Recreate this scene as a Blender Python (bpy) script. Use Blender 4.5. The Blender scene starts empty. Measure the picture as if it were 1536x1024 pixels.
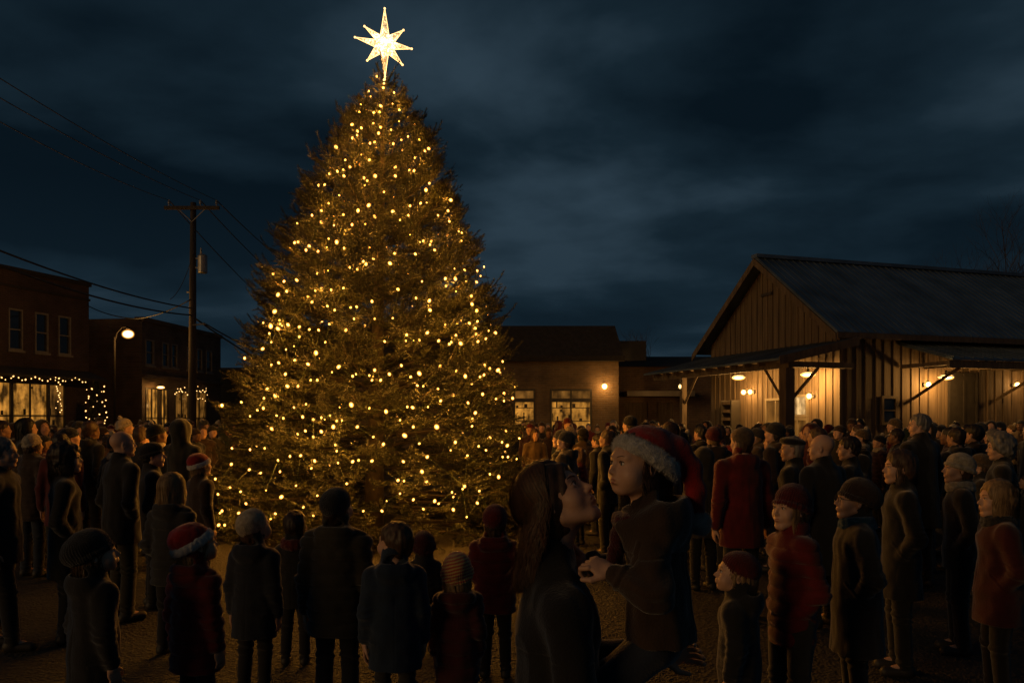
import bpy, math, random, time
import numpy as np
import openvdb
from mathutils import Matrix, Vector, Euler

T0 = time.time()
R = math.radians
SC = bpy.context.scene
COL = SC.collection
rng = random.Random(11)
nrg = np.random.default_rng(7)

# ------------------------------------------------------------------ camera
CAMZ = 1.8
F = 1200.0            # focal length in photo pixels (photo 1536 wide)
HZ = 630.0            # horizon row
cam_d = bpy.data.cameras.new('camera')
cam = bpy.data.objects.new('camera', cam_d)
COL.objects.link(cam)
cam.location = (0, 0, CAMZ)
cam.rotation_euler = (R(90), 0, 0)
cam_d.sensor_width = 36
cam_d.lens = 36 * F / 1536
cam_d.shift_y = (HZ - 512) / 1536
cam_d.clip_start = 0.05
cam_d.clip_end = 3000
SC.camera = cam

def at(px, py, Y):
    return Vector(((px - 768) / F * Y, Y, CAMZ + (HZ - py) / F * Y))

# ------------------------------------------------------------------ render settings
SC.view_settings.view_transform = 'Standard'
SC.view_settings.look = 'None'
SC.view_settings.exposure = 0
SC.view_settings.gamma = 1
SC.view_settings.use_curve_mapping = False
SC.render.engine = 'CYCLES'
cy = SC.cycles
cy.max_bounces = 4
cy.diffuse_bounces = 2
cy.glossy_bounces = 2
cy.transmission_bounces = 3
cy.sample_clamp_indirect = 1.5
cy.sample_clamp_direct = 0
cy.caustics_reflective = False
cy.caustics_refractive = False
cy.use_denoising = True
cy.use_light_tree = True
SC.render.film_transparent = False

# ------------------------------------------------------------------ world: overcast night sky after dusk
w = bpy.data.worlds.new("World")
SC.world = w
w.use_nodes = True
wn, wl = w.node_tree.nodes, w.node_tree.links
wn.clear()

def N(nodes, kind, **kw):
    n = nodes.new(kind)
    for k, v in kw.items():
        setattr(n, k, v)
    return n

wout = N(wn, 'ShaderNodeOutputWorld')
wbg = N(wn, 'ShaderNodeBackground')
wtc = N(wn, 'ShaderNodeTexCoord')
wsep = N(wn, 'ShaderNodeSeparateXYZ')
wl.new(wtc.outputs['Generated'], wsep.inputs[0])
zz = N(wn, 'ShaderNodeMath', operation='MAXIMUM'); zz.inputs[1].default_value = 0.0
wl.new(wsep.outputs['Z'], zz.inputs[0])
za = N(wn, 'ShaderNodeMath', operation='ADD'); za.inputs[1].default_value = 0.16
wl.new(zz.outputs[0], za.inputs[0])
dx = N(wn, 'ShaderNodeMath', operation='DIVIDE'); wl.new(wsep.outputs['X'], dx.inputs[0]); wl.new(za.outputs[0], dx.inputs[1])
dy = N(wn, 'ShaderNodeMath', operation='DIVIDE'); wl.new(wsep.outputs['Y'], dy.inputs[0]); wl.new(za.outputs[0], dy.inputs[1])
wc = N(wn, 'ShaderNodeCombineXYZ')
wl.new(dx.outputs[0], wc.inputs[0]); wl.new(dy.outputs[0], wc.inputs[1])
wmap = N(wn, 'ShaderNodeMapping')
wmap.inputs['Location'].default_value = (3.4, 1.3, 0.0)
wmap.inputs['Rotation'].default_value = (0, 0, R(24))
wmap.inputs['Scale'].default_value = (0.75, 0.85, 1)
wl.new(wc.outputs[0], wmap.inputs[0])
n1 = N(wn, 'ShaderNodeTexNoise')
n1.inputs['Scale'].default_value = 1.3; n1.inputs['Detail'].default_value = 6; n1.inputs['Roughness'].default_value = 0.5
n1.inputs['Distortion'].default_value = 0.15
wl.new(wmap.outputs[0], n1.inputs['Vector'])
wr = N(wn, 'ShaderNodeValToRGB')
e = wr.color_ramp.elements
e[0].position = 0.40; e[0].color = (0.0026, 0.0070, 0.0118, 1)
e[1].position = 0.66; e[1].color = (0.024, 0.044, 0.063, 1)
m_ = wr.color_ramp.elements.new(0.52); m_.color = (0.0075, 0.0172, 0.0265, 1)
wl.new(n1.outputs['Fac'], wr.inputs[0])
# bluer and calmer towards the horizon: night sky gradient from the Nishita model after sunset
sky = N(wn, 'ShaderNodeTexSky', sky_type='NISHITA')
sky.sun_disc = False
sky.sun_elevation = R(-6.0)
sky.sun_rotation = R(200)
sky.altitude = 100
skm = N(wn, 'ShaderNodeVectorMath', operation='SCALE'); skm.inputs['Scale'].default_value = 0.10
wl.new(sky.outputs[0], skm.inputs[0])
wadd = N(wn, 'ShaderNodeVectorMath', operation='ADD')
hz = N(wn, 'ShaderNodeMapRange'); hz.inputs['From Min'].default_value = 0.0; hz.inputs['From Max'].default_value = 0.26; hz.inputs['To Min'].default_value = 0.25; hz.inputs['To Max'].default_value = 1.0
wl.new(wsep.outputs['Z'], hz.inputs[0])
hm_ = N(wn, 'ShaderNodeMix', data_type='RGBA'); hm_.inputs[6].default_value = (0.0085, 0.0195, 0.0300, 1)
wl.new(hz.outputs[0], hm_.inputs[0]); wl.new(wr.outputs[0], hm_.inputs[7])
wl.new(hm_.outputs[2], wadd.inputs[0]); wl.new(skm.outputs[0], wadd.inputs[1])
wl.new(wadd.outputs[0], wbg.inputs[0])
wbg.inputs['Strength'].default_value = 1.0
wl.new(wbg.outputs[0], wout.inputs[0])

# added warm fill from the near left, no such source in view: the one sun lamp, turned very low
fill_sun_d = bpy.data.lights.new('sun', 'SUN'); fill_sun_d.energy = 0.44; fill_sun_d.angle = R(24); fill_sun_d.color = (1.0, 0.58, 0.22)
fill_sun_o = bpy.data.objects.new('sun', fill_sun_d); COL.objects.link(fill_sun_o)
fill_sun_o.rotation_euler = Vector((0.80, 0.56, -0.19)).to_track_quat('-Z', 'Y').to_euler()

# ------------------------------------------------------------------ materials
MATS = {}
def newmat(name):
    m = bpy.data.materials.new(name); m.use_nodes = True
    nt = m.node_tree
    return m, nt.nodes, nt.links, nt.nodes['Principled BSDF']

def mat(name, col, rough=0.8, metal=0.0, var=0.25, scale=6.0, bump=0.0, bscale=60.0, sheen=0.0, spec=0.5, col2=None, stretch=None):
    """plain surface with its own colour variation and bump"""
    if name in MATS: return MATS[name]
    m, n, l, b = newmat(name)
    b.inputs['Roughness'].default_value = rough
    b.inputs['Metallic'].default_value = metal
    b.inputs['Specular IOR Level'].default_value = spec
    if sheen:
        b.inputs['Sheen Weight'].default_value = sheen
        b.inputs['Sheen Roughness'].default_value = 0.45
    tc = N(n, 'ShaderNodeTexCoord')
    src = tc.outputs['Object']
    if stretch:
        mp = N(n, 'ShaderNodeMapping'); mp.inputs['Scale'].default_value = stretch
        l.new(src, mp.inputs[0]); src = mp.outputs[0]
    no = N(n, 'ShaderNodeTexNoise'); no.inputs['Scale'].default_value = scale; no.inputs['Detail'].default_value = 6
    l.new(src, no.inputs['Vector'])
    cr = N(n, 'ShaderNodeValToRGB')
    c2 = col2 or tuple(c * (1 - var) for c in col)
    c1 = col if col2 else tuple(min(1, c * (1 + var)) for c in col)
    cr.color_ramp.elements[0].position = 0.3; cr.color_ramp.elements[1].position = 0.7
    cr.color_ramp.elements[0].color = (*c2, 1); cr.color_ramp.elements[1].color = (*c1, 1)
    l.new(no.outputs['Fac'], cr.inputs[0]); l.new(cr.outputs[0], b.inputs['Base Color'])
    if bump:
        nb = N(n, 'ShaderNodeTexNoise'); nb.inputs['Scale'].default_value = bscale; nb.inputs['Detail'].default_value = 4
        l.new(src, nb.inputs['Vector'])
        bp = N(n, 'ShaderNodeBump'); bp.inputs['Strength'].default_value = bump; bp.inputs['Distance'].default_value = 0.01
        l.new(nb.outputs['Fac'], bp.inputs['Height']); l.new(bp.outputs[0], b.inputs['Normal'])
    MATS[name] = m
    return m

def emit(name, col, strength, vary=0.0, scale=10.0):
    if name in MATS: return MATS[name]
    m, n, l, b = newmat(name)
    b.inputs['Base Color'].default_value = (0.8, 0.7, 0.5, 1)
    b.inputs['Emission Color'].default_value = (*col, 1)
    b.inputs['Emission Strength'].default_value = strength
    if vary:
        tc = N(n, 'ShaderNodeTexCoord')
        no = N(n, 'ShaderNodeTexNoise'); no.inputs['Scale'].default_value = scale; no.inputs['Detail'].default_value = 3
        l.new(tc.outputs['Object'], no.inputs['Vector'])
        mr = N(n, 'ShaderNodeMapRange'); mr.inputs['From Min'].default_value = 0.35; mr.inputs['From Max'].default_value = 0.68
        mr.inputs['To Min'].default_value = strength * (1 - vary); mr.inputs['To Max'].default_value = strength
        l.new(no.outputs['Fac'], mr.inputs[0]); l.new(mr.outputs[0], b.inputs['Emission Strength'])
    m.cycles.emission_sampling = 'FRONT'
    MATS[name] = m
    return m

# ------------------------------------------------------------------ mesh helpers
def mesh_np(name, V, Fq, smooth=True):
    V = np.asarray(V, dtype=np.float32); Fq = np.asarray(Fq, dtype=np.int32)
    me = bpy.data.meshes.new(name)
    k = Fq.shape[1]
    me.vertices.add(len(V)); me.vertices.foreach_set('co', V.ravel())
    me.loops.add(Fq.size); me.loops.foreach_set('vertex_index', Fq.ravel())
    me.polygons.add(len(Fq)); me.polygons.foreach_set('loop_start', np.arange(0, Fq.size, k, dtype=np.int32))
    me.update(calc_edges=True)
    me.polygons.foreach_set('use_smooth', np.full(len(Fq), smooth))
    return me

def link(name, me, m=None, parent=None, loc=None):
    o = bpy.data.objects.new(name, me)
    COL.objects.link(o)
    if m is not None:
        if len(me.materials) == 0: me.materials.append(m)
        elif me.materials[0] != m:
            o.material_slots[0].link = 'OBJECT'; o.material_slots[0].material = m
    if parent is not None: o.parent = parent
    if loc is not None: o.location = loc
    return o

def tag(o, label=None, cat=None, group=None, kind=None):
    if label:
        label = ' '.join(label.split())
        o['label'] = label
    if cat: o['category'] = cat
    if group: o['group'] = group
    if kind: o['kind'] = kind
    return o

def empty(name, loc=(0, 0, 0), rz=0.0):
    o = bpy.data.objects.new(name, None); COL.objects.link(o)
    o.location = loc; o.rotation_euler = (0, 0, rz); o.empty_display_size = 0.2
    return o

class MB:
    """collects faces of any size, builds ONE mesh"""
    def __init__(s): s.v = []; s.f = []
    def add(s, vs, fs):
        k = len(s.v); s.v += [tuple(v) for v in vs]; s.f += [tuple(i + k for i in f) for f in fs]
    def box(s, c, d, M=None, rz=0.0):
        hx, hy, hz = d[0] / 2, d[1] / 2, d[2] / 2
        vs = [Vector((x * hx, y * hy, z * hz)) for x in (-1, 1) for y in (-1, 1) for z in (-1, 1)]
        if rz: vs = [Matrix.Rotation(rz, 3, 'Z') @ v for v in vs]
        if M is not None: vs = [M @ v for v in vs]
        vs = [v + Vector(c) for v in vs]
        s.add(vs, [(0, 1, 3, 2), (4, 6, 7, 5), (0, 4, 5, 1), (2, 3, 7, 6), (0, 2, 6, 4), (1, 5, 7, 3)])
    def hexa(s, P):
        """8 points: bottom 4 ccw, top 4 ccw"""
        s.add(P, [(3, 2, 1, 0), (4, 5, 6, 7), (0, 1, 5, 4), (1, 2, 6, 5), (2, 3, 7, 6), (3, 0, 4, 7)])
    def tube(s, pts, r, seg=8, cap=True):
        pts = [Vector(p) for p in pts]
        if not isinstance(r, (list, tuple)): r = [r] * len(pts)
        k = len(s.v); up = Vector((0, 0, 1))
        for i, p in enumerate(pts):
            t = (pts[min(i + 1, len(pts) - 1)] - pts[max(i - 1, 0)]).normalized()
            a = t.cross(up)
            if a.length < 1e-3: a = t.cross(Vector((1, 0, 0)))
            a.normalize(); b = t.cross(a)
            for j in range(seg):
                th = 2 * math.pi * j / seg
                s.v.append(tuple(p + a * (r[i] * math.cos(th)) + b * (r[i] * math.sin(th))))
        for i in range(len(pts) - 1):
            for j in range(seg):
                j2 = (j + 1) % seg
                s.f.append((k + i * seg + j, k + i * seg + j2, k + (i + 1) * seg + j2, k + (i + 1) * seg + j))
        if cap:
            s.f.append(tuple(k + j for j in reversed(range(seg))))
            s.f.append(tuple(k + (len(pts) - 1) * seg + j for j in range(seg)))
    def lathe(s, prof, seg=16, c=(0, 0, 0)):
        k = len(s.v)
        for r_, z_ in prof:
            for j in range(seg):
                th = 2 * math.pi * j / seg
                s.v.append((c[0] + r_ * math.cos(th), c[1] + r_ * math.sin(th), c[2] + z_))
        for i in range(len(prof) - 1):
            for j in range(seg):
                j2 = (j + 1) % seg
                s.f.append((k + i * seg + j, k + i * seg + j2, k + (i + 1) * seg + j2, k + (i + 1) * seg + j))
        s.f.append(tuple(k + j for j in reversed(range(seg))))
        s.f.append(tuple(k + (len(prof) - 1) * seg + j for j in range(seg)))
    def build(s, name, m, parent=None, smooth=False, loc=None):
        me = bpy.data.meshes.new(name); me.from_pydata(s.v, [], s.f); me.update()
        if smooth: me.polygons.foreach_set('use_smooth', [True] * len(me.polygons))
        return link(name, me, m, parent, loc)

def vnoise(P, f=1.0, seed=0):
    """smooth value noise in -1..1 at points P (n,3)"""
    Q = np.asarray(P, dtype=np.float64) * f + seed * 17.31 + 1000.0
    i = np.floor(Q).astype(np.int64); u = Q - i; u = u * u * (3 - 2 * u)
    def h(a, b, c):
        x = (a * 73856093) ^ (b * 19349663) ^ (c * 83492791) ^ (seed * 2654435761)
        x = (x ^ (x >> 13)) * 1274126177 & 0x7fffffff
        x = (x ^ (x >> 15)) & 0xffff
        return x / 32767.5 - 1
    a, b, c = i[:, 0], i[:, 1], i[:, 2]
    def L(p, q, t): return p + (q - p) * t
    return L(L(L(h(a, b, c), h(a + 1, b, c), u[:, 0]), L(h(a, b + 1, c), h(a + 1, b + 1, c), u[:, 0]), u[:, 1]),
             L(L(h(a, b, c + 1), h(a + 1, b, c + 1), u[:, 0]), L(h(a, b + 1, c + 1), h(a + 1, b + 1, c + 1), u[:, 0]), u[:, 1]), u[:, 2])

# ------------------------------------------------------------------ solid modelling by signed distance (for people and clothing)
class SDF:
    def __init__(s): s.ops = []; s.M = np.eye(3); s.o = np.zeros(3); s.sc = 1.0
    def frame(s, M=None, o=(0, 0, 0), sc=1.0):
        s.M = np.array(M if M is not None else np.eye(3), dtype=float); s.o = np.array(o, dtype=float); s.sc = sc
        return s
    def _bb(s, lo, hi, pad):
        c = np.array([[x, y, z] for x in (lo[0], hi[0]) for y in (lo[1], hi[1]) for z in (lo[2], hi[2])]) * s.sc
        c = c @ s.M.T + s.o
        return c.min(0) - pad, c.max(0) + pad
    def cone(s, a, b, ra, rb=None, k=0.01, sub=False, flat=1.0):
        """tapered capsule; flat < 1 squashes it along local y"""
        rb = ra if rb is None else rb
        a = np.array(a, float); b = np.array(b, float); r = max(ra, rb)
        lo, hi = s._bb(np.minimum(a, b) - r, np.maximum(a, b) + r, 0.03 + k)
        s.ops.append(('c', a, b, ra, rb, flat, k, sub, lo, hi, s.M, s.o, s.sc)); return s
    def ell(s, c, r, k=0.01, sub=False, rot=None):
        c = np.array(c, float); r = np.array(r, float) * np.ones(3)
        rr = r if rot is None else np.ones(3) * r.max()
        lo, hi = s._bb(c - rr, c + rr, 0.03 + k)
        s.ops.append(('e', c, r, rot, 0, 0, k, sub, lo, hi, s.M, s.o, s.sc)); return s
    def cut(s, n, d, k=0.0):
        """keep the side where n.p < d (in the current frame)"""
        n = np.array(n, float); n /= np.linalg.norm(n)
        s.ops.append(('p', n, d, 0, 0, 0, k, False, None, None, s.M, s.o, s.sc)); return s
    def mesh(s, vox, disp=None, name='m'):
        lo = np.min([o[8] for o in s.ops if o[8] is not None and not o[7]], 0) - vox
        hi = np.max([o[9] for o in s.ops if o[9] is not None and not o[7]], 0) + vox
        n = np.ceil((hi - lo) / vox).astype(int) + 1
        ax = [lo[i] + vox * np.arange(n[i]) for i in range(3)]
        D = np.full(n, 0.06, dtype=np.float32)
        for (t, a, b, c, d_, fl, k, sub, l_, h_, M, o, sc) in s.ops:
            if t == 'p':
                nw = M @ a
                pl = (nw[0] * (ax[0] - o[0]))[:, None, None] + (nw[1] * (ax[1] - o[1]))[None, :, None] + (nw[2] * (ax[2] - o[2]))[None, None, :] - b * sc
                D = np.maximum(D, pl.astype(np.float32)); continue
            i0 = np.clip(np.floor((l_ - lo) / vox).astype(int), 0, n - 1); i1 = np.clip(np.ceil((h_ - lo) / vox).astype(int) + 1, 1, n)
            if np.any(i1 <= i0): continue
            sl = tuple(slice(i0[j], i1[j]) for j in range(3))
            g = [ax[j][sl[j]] - o[j] for j in range(3)]
            X = g[0][:, None, None]; Y = g[1][None, :, None]; Z = g[2][None, None, :]
            p = [(X * M[0, j] + Y * M[1, j] + Z * M[2, j]) / sc for j in range(3)]
            if t == 'c':
                ba = b - a; q = [p[j] - a[j] for j in range(3)]
                L2 = max(float(ba @ ba), 1e-9)
                tt = np.clip((q[0] * ba[0] + q[1] * ba[1] + q[2] * ba[2]) / L2, 0, 1)
                dd = np.sqrt((q[0] - ba[0] * tt) ** 2 + ((q[1] - ba[1] * tt) / fl) ** 2 + (q[2] - ba[2] * tt) ** 2) - (c + (d_ - c) * tt)
                if fl < 1: dd = dd * (0.5 + 0.5 * fl)
            else:
                q = [p[j] - a[j] for j in range(3)]
                if c is not None:
                    rm = np.array(c)
                    q = [q[0] * rm[0, j] + q[1] * rm[1, j] + q[2] * rm[2, j] for j in range(3)]
                k0 = np.sqrt((q[0] / b[0]) ** 2 + (q[1] / b[1]) ** 2 + (q[2] / b[2]) ** 2)
                k1 = np.sqrt((q[0] / b[0] ** 2) ** 2 + (q[1] / b[1] ** 2) ** 2 + (q[2] / b[2] ** 2) ** 2)
                dd = k0 * (k0 - 1) / np.maximum(k1, 1e-6)
            dd = (dd * sc).astype(np.float32)
            A = D[sl]
            if sub:
                if k > 0:
                    h = np.maximum(k - np.abs(A + dd), 0) / k; D[sl] = np.maximum(A, -dd) + h * h * k * 0.25
                else: D[sl] = np.maximum(A, -dd)
            else:
                if k > 0:
                    h = np.maximum(k - np.abs(A - dd), 0) / k; D[sl] = np.minimum(A, dd) - h * h * k * 0.25
                else: D[sl] = np.minimum(A, dd)
        band = 4 * vox
        D = np.clip(D, -band, band)
        g = openvdb.FloatGrid(background=float(band))
        g.copyFromArray(D)
        P, Q = g.convertToQuads(isovalue=0.0)[:2]
        P = P * vox + lo

        if disp is not None:
            Nn = vnormals(P, Q)
            P = P + Nn * disp(P, Nn)[:, None]
        me = mesh_np(name, P, Q)
        return me

def vnormals(P, Q):
    Nn = np.zeros_like(P, dtype=np.float64)
    a, b, c, d = (P[Q[:, i]] for i in range(4))
    fn = np.cross(c - a, d - b)
    for i in range(4): np.add.at(Nn, Q[:, i], fn)
    return Nn / np.maximum(np.linalg.norm(Nn, axis=1), 1e-9)[:, None]
# ------------------------------------------------------------------ shared materials
M_asph = mat('gravel', (0.085, 0.072, 0.055), rough=0.95, var=0.45, scale=3.0, bump=0.0)
def ground_mat():
    m, n, l, b = newmat('gravel_ground')
    b.inputs['Roughness'].default_value = 0.9
    tc = N(n, 'ShaderNodeTexCoord')
    no = N(n, 'ShaderNodeTexNoise'); no.inputs['Scale'].default_value = 0.8; no.inputs['Detail'].default_value = 8
    vo = N(n, 'ShaderNodeTexVoronoi'); vo.inputs['Scale'].default_value = 42
    v2 = N(n, 'ShaderNodeTexVoronoi'); v2.inputs['Scale'].default_value = 16
    for x in (no, vo, v2): l.new(tc.outputs['Object'], x.inputs['Vector'])
    cr = N(n, 'ShaderNodeValToRGB'); cr.color_ramp.elements[0].position = 0.35; cr.color_ramp.elements[1].position = 0.7
    cr.color_ramp.elements[0].color = (0.012, 0.010, 0.0075, 1); cr.color_ramp.elements[1].color = (0.040, 0.034, 0.025, 1)
    l.new(no.outputs['Fac'], cr.inputs[0])
    mx = N(n, 'ShaderNodeMix', data_type='RGBA', blend_type='MULTIPLY'); mx.inputs[0].default_value = 0.8
    l.new(cr.outputs[0], mx.inputs[6])
    hs = N(n, 'ShaderNodeHueSaturation'); hs.inputs['Saturation'].default_value = 0.15; hs.inputs['Value'].default_value = 1.15
    l.new(vo.outputs['Color'], hs.inputs['Color']); l.new(hs.outputs[0], mx.inputs[7])
    l.new(mx.outputs[2], b.inputs['Base Color'])
    ad = N(n, 'ShaderNodeMath', operation='ADD'); l.new(vo.outputs['Distance'], ad.inputs[0]); l.new(v2.outputs['Distance'], ad.inputs[1])
    bp = N(n, 'ShaderNodeBump'); bp.inputs['Strength'].default_value = 0.9; bp.inputs['Distance'].default_value = 0.03
    l.new(ad.outputs[0], bp.inputs['Height']); l.new(bp.outputs[0], b.inputs['Normal'])
    return m

def brick_mat(name, c1, c2, mortar, scale=1.0, rot=(0, 0, 0)):
    m, n, l, b = newmat(name)
    b.inputs['Roughness'].default_value = 0.9
    tc = N(n, 'ShaderNodeTexCoord'); mp = N(n, 'ShaderNodeMapping'); mp.inputs['Rotation'].default_value = rot
    br = N(n, 'ShaderNodeTexBrick'); br.inputs['Scale'].default_value = scale
    br.inputs['Color1'].default_value = (*c1, 1); br.inputs['Color2'].default_value = (*c2, 1); br.inputs['Mortar'].default_value = (*mortar, 1)
    br.inputs['Brick Width'].default_value = 0.24; br.inputs['Row Height'].default_value = 0.085; br.inputs['Mortar Size'].default_value = 0.012
    l.new(tc.outputs['Object'], mp.inputs[0]); l.new(mp.outputs[0], br.inputs[0])
    no = N(n, 'ShaderNodeTexNoise'); no.inputs['Scale'].default_value = 1.4; no.inputs['Detail'].default_value = 6
    l.new(tc.outputs['Object'], no.inputs['Vector'])
    mx = N(n, 'ShaderNodeMix', data_type='RGBA', blend_type='MULTIPLY'); mx.inputs[0].default_value = 0.7
    mr = N(n, 'ShaderNodeMapRange'); mr.inputs['From Min'].default_value = 0.3; mr.inputs['From Max'].default_value = 0.7
    mr.inputs['To Min'].default_value = 0.45; mr.inputs['To Max'].default_value = 1.3
    l.new(no.outputs['Fac'], mr.inputs[0]); l.new(br.outputs['Color'], mx.inputs[6]); l.new(mr.outputs[0], mx.inputs[7])
    l.new(mx.outputs[2], b.inputs['Base Color'])
    bp = N(n, 'ShaderNodeBump'); bp.inputs['Strength'].default_value = 0.6; bp.inputs['Distance'].default_value = 0.02; bp.invert = True
    l.new(br.outputs['Fac'], bp.inputs['Height']); l.new(bp.outputs[0], b.inputs['Normal'])
    return m

M_wood = mat('weathered_wood', (0.15, 0.11, 0.072), rough=0.8, col2=(0.055, 0.039, 0.025), scale=2.2, bump=0.5, bscale=9, stretch=(7, 7, 0.35))
M_beam = mat('rough_beam', (0.13, 0.095, 0.062), rough=0.8, col2=(0.055, 0.038, 0.025), scale=3, bump=0.4, bscale=14, stretch=(4, 4, 0.6))
M_tin = mat('tin_roof', (0.16, 0.21, 0.27), rough=0.45, metal=0.6, col2=(0.07, 0.095, 0.125), scale=1.2, bump=0.15, bscale=5)
M_brick = brick_mat('red_brick', (0.058, 0.027, 0.018), (0.042, 0.020, 0.013), (0.06, 0.048, 0.036), rot=(R(90), R(90), 0))
M_brick2 = brick_mat('tan_brick', (0.11, 0.066, 0.038), (0.08, 0.047, 0.028), (0.10, 0.08, 0.055), rot=(R(90), R(90), 0))
M_brick4 = brick_mat('dull_brick', (0.15, 0.09, 0.05), (0.11, 0.065, 0.04), (0.14, 0.11, 0.08), rot=(R(90), 0, 0))
M_brick3 = brick_mat('buff_brick', (0.15, 0.095, 0.045), (0.11, 0.07, 0.035), (0.13, 0.10, 0.07), rot=(R(90), 0, 0))
M_trim = mat('painted_trim', (0.17, 0.145, 0.11), rough=0.6, var=0.2, scale=5)
M_dark = mat('dark_frame', (0.03, 0.026, 0.022), rough=0.5, var=0.2)
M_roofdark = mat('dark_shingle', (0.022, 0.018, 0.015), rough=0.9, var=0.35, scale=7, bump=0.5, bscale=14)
M_black = mat('black_enamel', (0.006, 0.005, 0.005), rough=0.7, var=0.1, spec=.1)
M_glassdark = mat('dark_window_glass', (0.012, 0.014, 0.016), rough=0.08, var=0.1, spec=0.8)
M_pole = mat('creosote_pole', (0.055, 0.042, 0.03), rough=0.85, var=0.4, scale=3, bump=0.4, bscale=12, stretch=(6, 6, 0.5))
M_steel = mat('grey_steel', (0.30, 0.29, 0.27), rough=0.45, metal=0.6, var=0.2)
M_cable = mat('black_cable', (0.02, 0.02, 0.02), rough=0.6, var=0.1)
M_wirecord = mat('green_wire', (0.012, 0.03, 0.012), rough=0.5, var=0.1)
M_bark = mat('tree_bark', (0.05, 0.038, 0.028), rough=0.9, var=0.4, scale=8, bump=0.5, bscale=20)
WARM = (1.0, 0.50, 0.115)
WARM2 = (1.0, 0.60, 0.20)
E_lantern = emit('lantern_bulb', WARM2, 3.5)

def shop_glass(name, strength, col=(1.0, 0.60, 0.20), scale=3.0):
    """lit shop interior seen through a pane: brighter and darker goods behind the glass"""
    m, n, l, b = newmat(name)
    b.inputs['Base Color'].default_value = (0.05, 0.04, 0.03, 1); b.inputs['Roughness'].default_value = 0.15
    tc = N(n, 'ShaderNodeTexCoord')
    no = N(n, 'ShaderNodeTexNoise'); no.inputs['Scale'].default_value = scale * 0.45; no.inputs['Detail'].default_value = 7; no.inputs['Roughness'].default_value = 0.7
    l.new(tc.outputs['Object'], no.inputs['Vector'])
    mp = N(n, 'ShaderNodeMapping'); mp.inputs['Scale'].default_value = (1.9, 1.9, .55); l.new(tc.outputs['Object'], mp.inputs[0])
    n2_ = N(n, 'ShaderNodeTexNoise'); n2_.inputs['Scale'].default_value = scale * .6; n2_.inputs['Detail'].default_value = 2
    l.new(mp.outputs[0], n2_.inputs['Vector'])
    mu = N(n, 'ShaderNodeMath', operation='MULTIPLY'); l.new(no.outputs['Fac'], mu.inputs[0]); l.new(n2_.outputs['Fac'], mu.inputs[1])
    mr = N(n, 'ShaderNodeMapRange'); mr.inputs['From Min'].default_value = 0.16; mr.inputs['From Max'].default_value = 0.36
    mr.inputs['To Min'].default_value = strength * 0.04; mr.inputs['To Max'].default_value = strength
    l.new(mu.outputs[0], mr.inputs[0])
    b.inputs['Emission Color'].default_value = (*col, 1)
    l.new(mr.outputs[0], b.inputs['Emission Strength'])
    m.cycles.emission_sampling = 'NONE' if strength < 0.3 else 'FRONT'
    return m
G_bright = shop_glass('lit_shop_glass', 0.62, (1.0, .42, .06), 3.6)
G_mid = shop_glass('dim_shop_glass', 0.2, (1.0, 0.42, 0.07))
G_room = shop_glass('lit_room_glass', 1.0, (1.0, 0.62, 0.24), 5)

# ------------------------------------------------------------------ ground
g = MB()
xs = [-400, -60, -25, -12, 0, 12, 25, 60, 400]; ys = [-60, -10, 0, 10, 20, 30, 60, 150, 900]
g.v = [(x, y, 0) for y in ys for x in xs]
nx = len(xs)
g.f = [(j * nx + i, j * nx + i + 1, (j + 1) * nx + i + 1, (j + 1) * nx + i) for j in range(len(ys) - 1) for i in range(nx - 1)]
tag(g.build('ground', ground_mat()), kind='structure')

# ------------------------------------------------------------------ small lamp builder
def bulb_mesh(r=1.0, sub=2):
    import bmesh
    bm = bmesh.new(); bmesh.ops.create_icosphere(bm, subdivisions=sub, radius=r)
    me = bpy.data.meshes.new('bulb'); bm.to_mesh(me); bm.free()
    me.polygons.foreach_set('use_smooth', [True] * len(me.polygons))
    return me
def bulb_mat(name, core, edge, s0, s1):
    """clear amber bulb: soft halo painted as emission fading to the rim, light of the filament passes out through the glass"""
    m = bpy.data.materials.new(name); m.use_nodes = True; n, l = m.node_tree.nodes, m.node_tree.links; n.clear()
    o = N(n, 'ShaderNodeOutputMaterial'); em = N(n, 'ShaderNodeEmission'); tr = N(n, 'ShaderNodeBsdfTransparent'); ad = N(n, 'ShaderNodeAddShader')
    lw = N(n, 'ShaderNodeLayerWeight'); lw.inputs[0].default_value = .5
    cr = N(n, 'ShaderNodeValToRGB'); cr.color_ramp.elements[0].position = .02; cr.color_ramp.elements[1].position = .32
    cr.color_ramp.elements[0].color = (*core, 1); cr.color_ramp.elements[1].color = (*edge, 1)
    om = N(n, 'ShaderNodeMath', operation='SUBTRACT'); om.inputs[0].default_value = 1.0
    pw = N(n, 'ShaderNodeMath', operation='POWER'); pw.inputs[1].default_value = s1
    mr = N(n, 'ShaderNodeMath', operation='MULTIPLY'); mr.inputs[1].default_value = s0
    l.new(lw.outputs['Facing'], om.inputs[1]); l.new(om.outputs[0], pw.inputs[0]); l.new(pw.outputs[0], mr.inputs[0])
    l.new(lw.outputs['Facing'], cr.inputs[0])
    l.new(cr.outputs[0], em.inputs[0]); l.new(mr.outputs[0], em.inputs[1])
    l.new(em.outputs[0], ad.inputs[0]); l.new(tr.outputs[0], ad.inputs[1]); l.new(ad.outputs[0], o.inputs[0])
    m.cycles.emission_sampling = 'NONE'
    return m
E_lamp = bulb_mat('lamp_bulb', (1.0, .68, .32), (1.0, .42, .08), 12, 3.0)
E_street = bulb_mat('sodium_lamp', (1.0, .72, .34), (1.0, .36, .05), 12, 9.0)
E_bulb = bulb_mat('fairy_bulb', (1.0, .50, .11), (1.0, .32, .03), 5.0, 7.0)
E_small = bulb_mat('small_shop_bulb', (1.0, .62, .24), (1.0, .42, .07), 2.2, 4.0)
BULB = bulb_mesh(1.0, 2)
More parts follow.
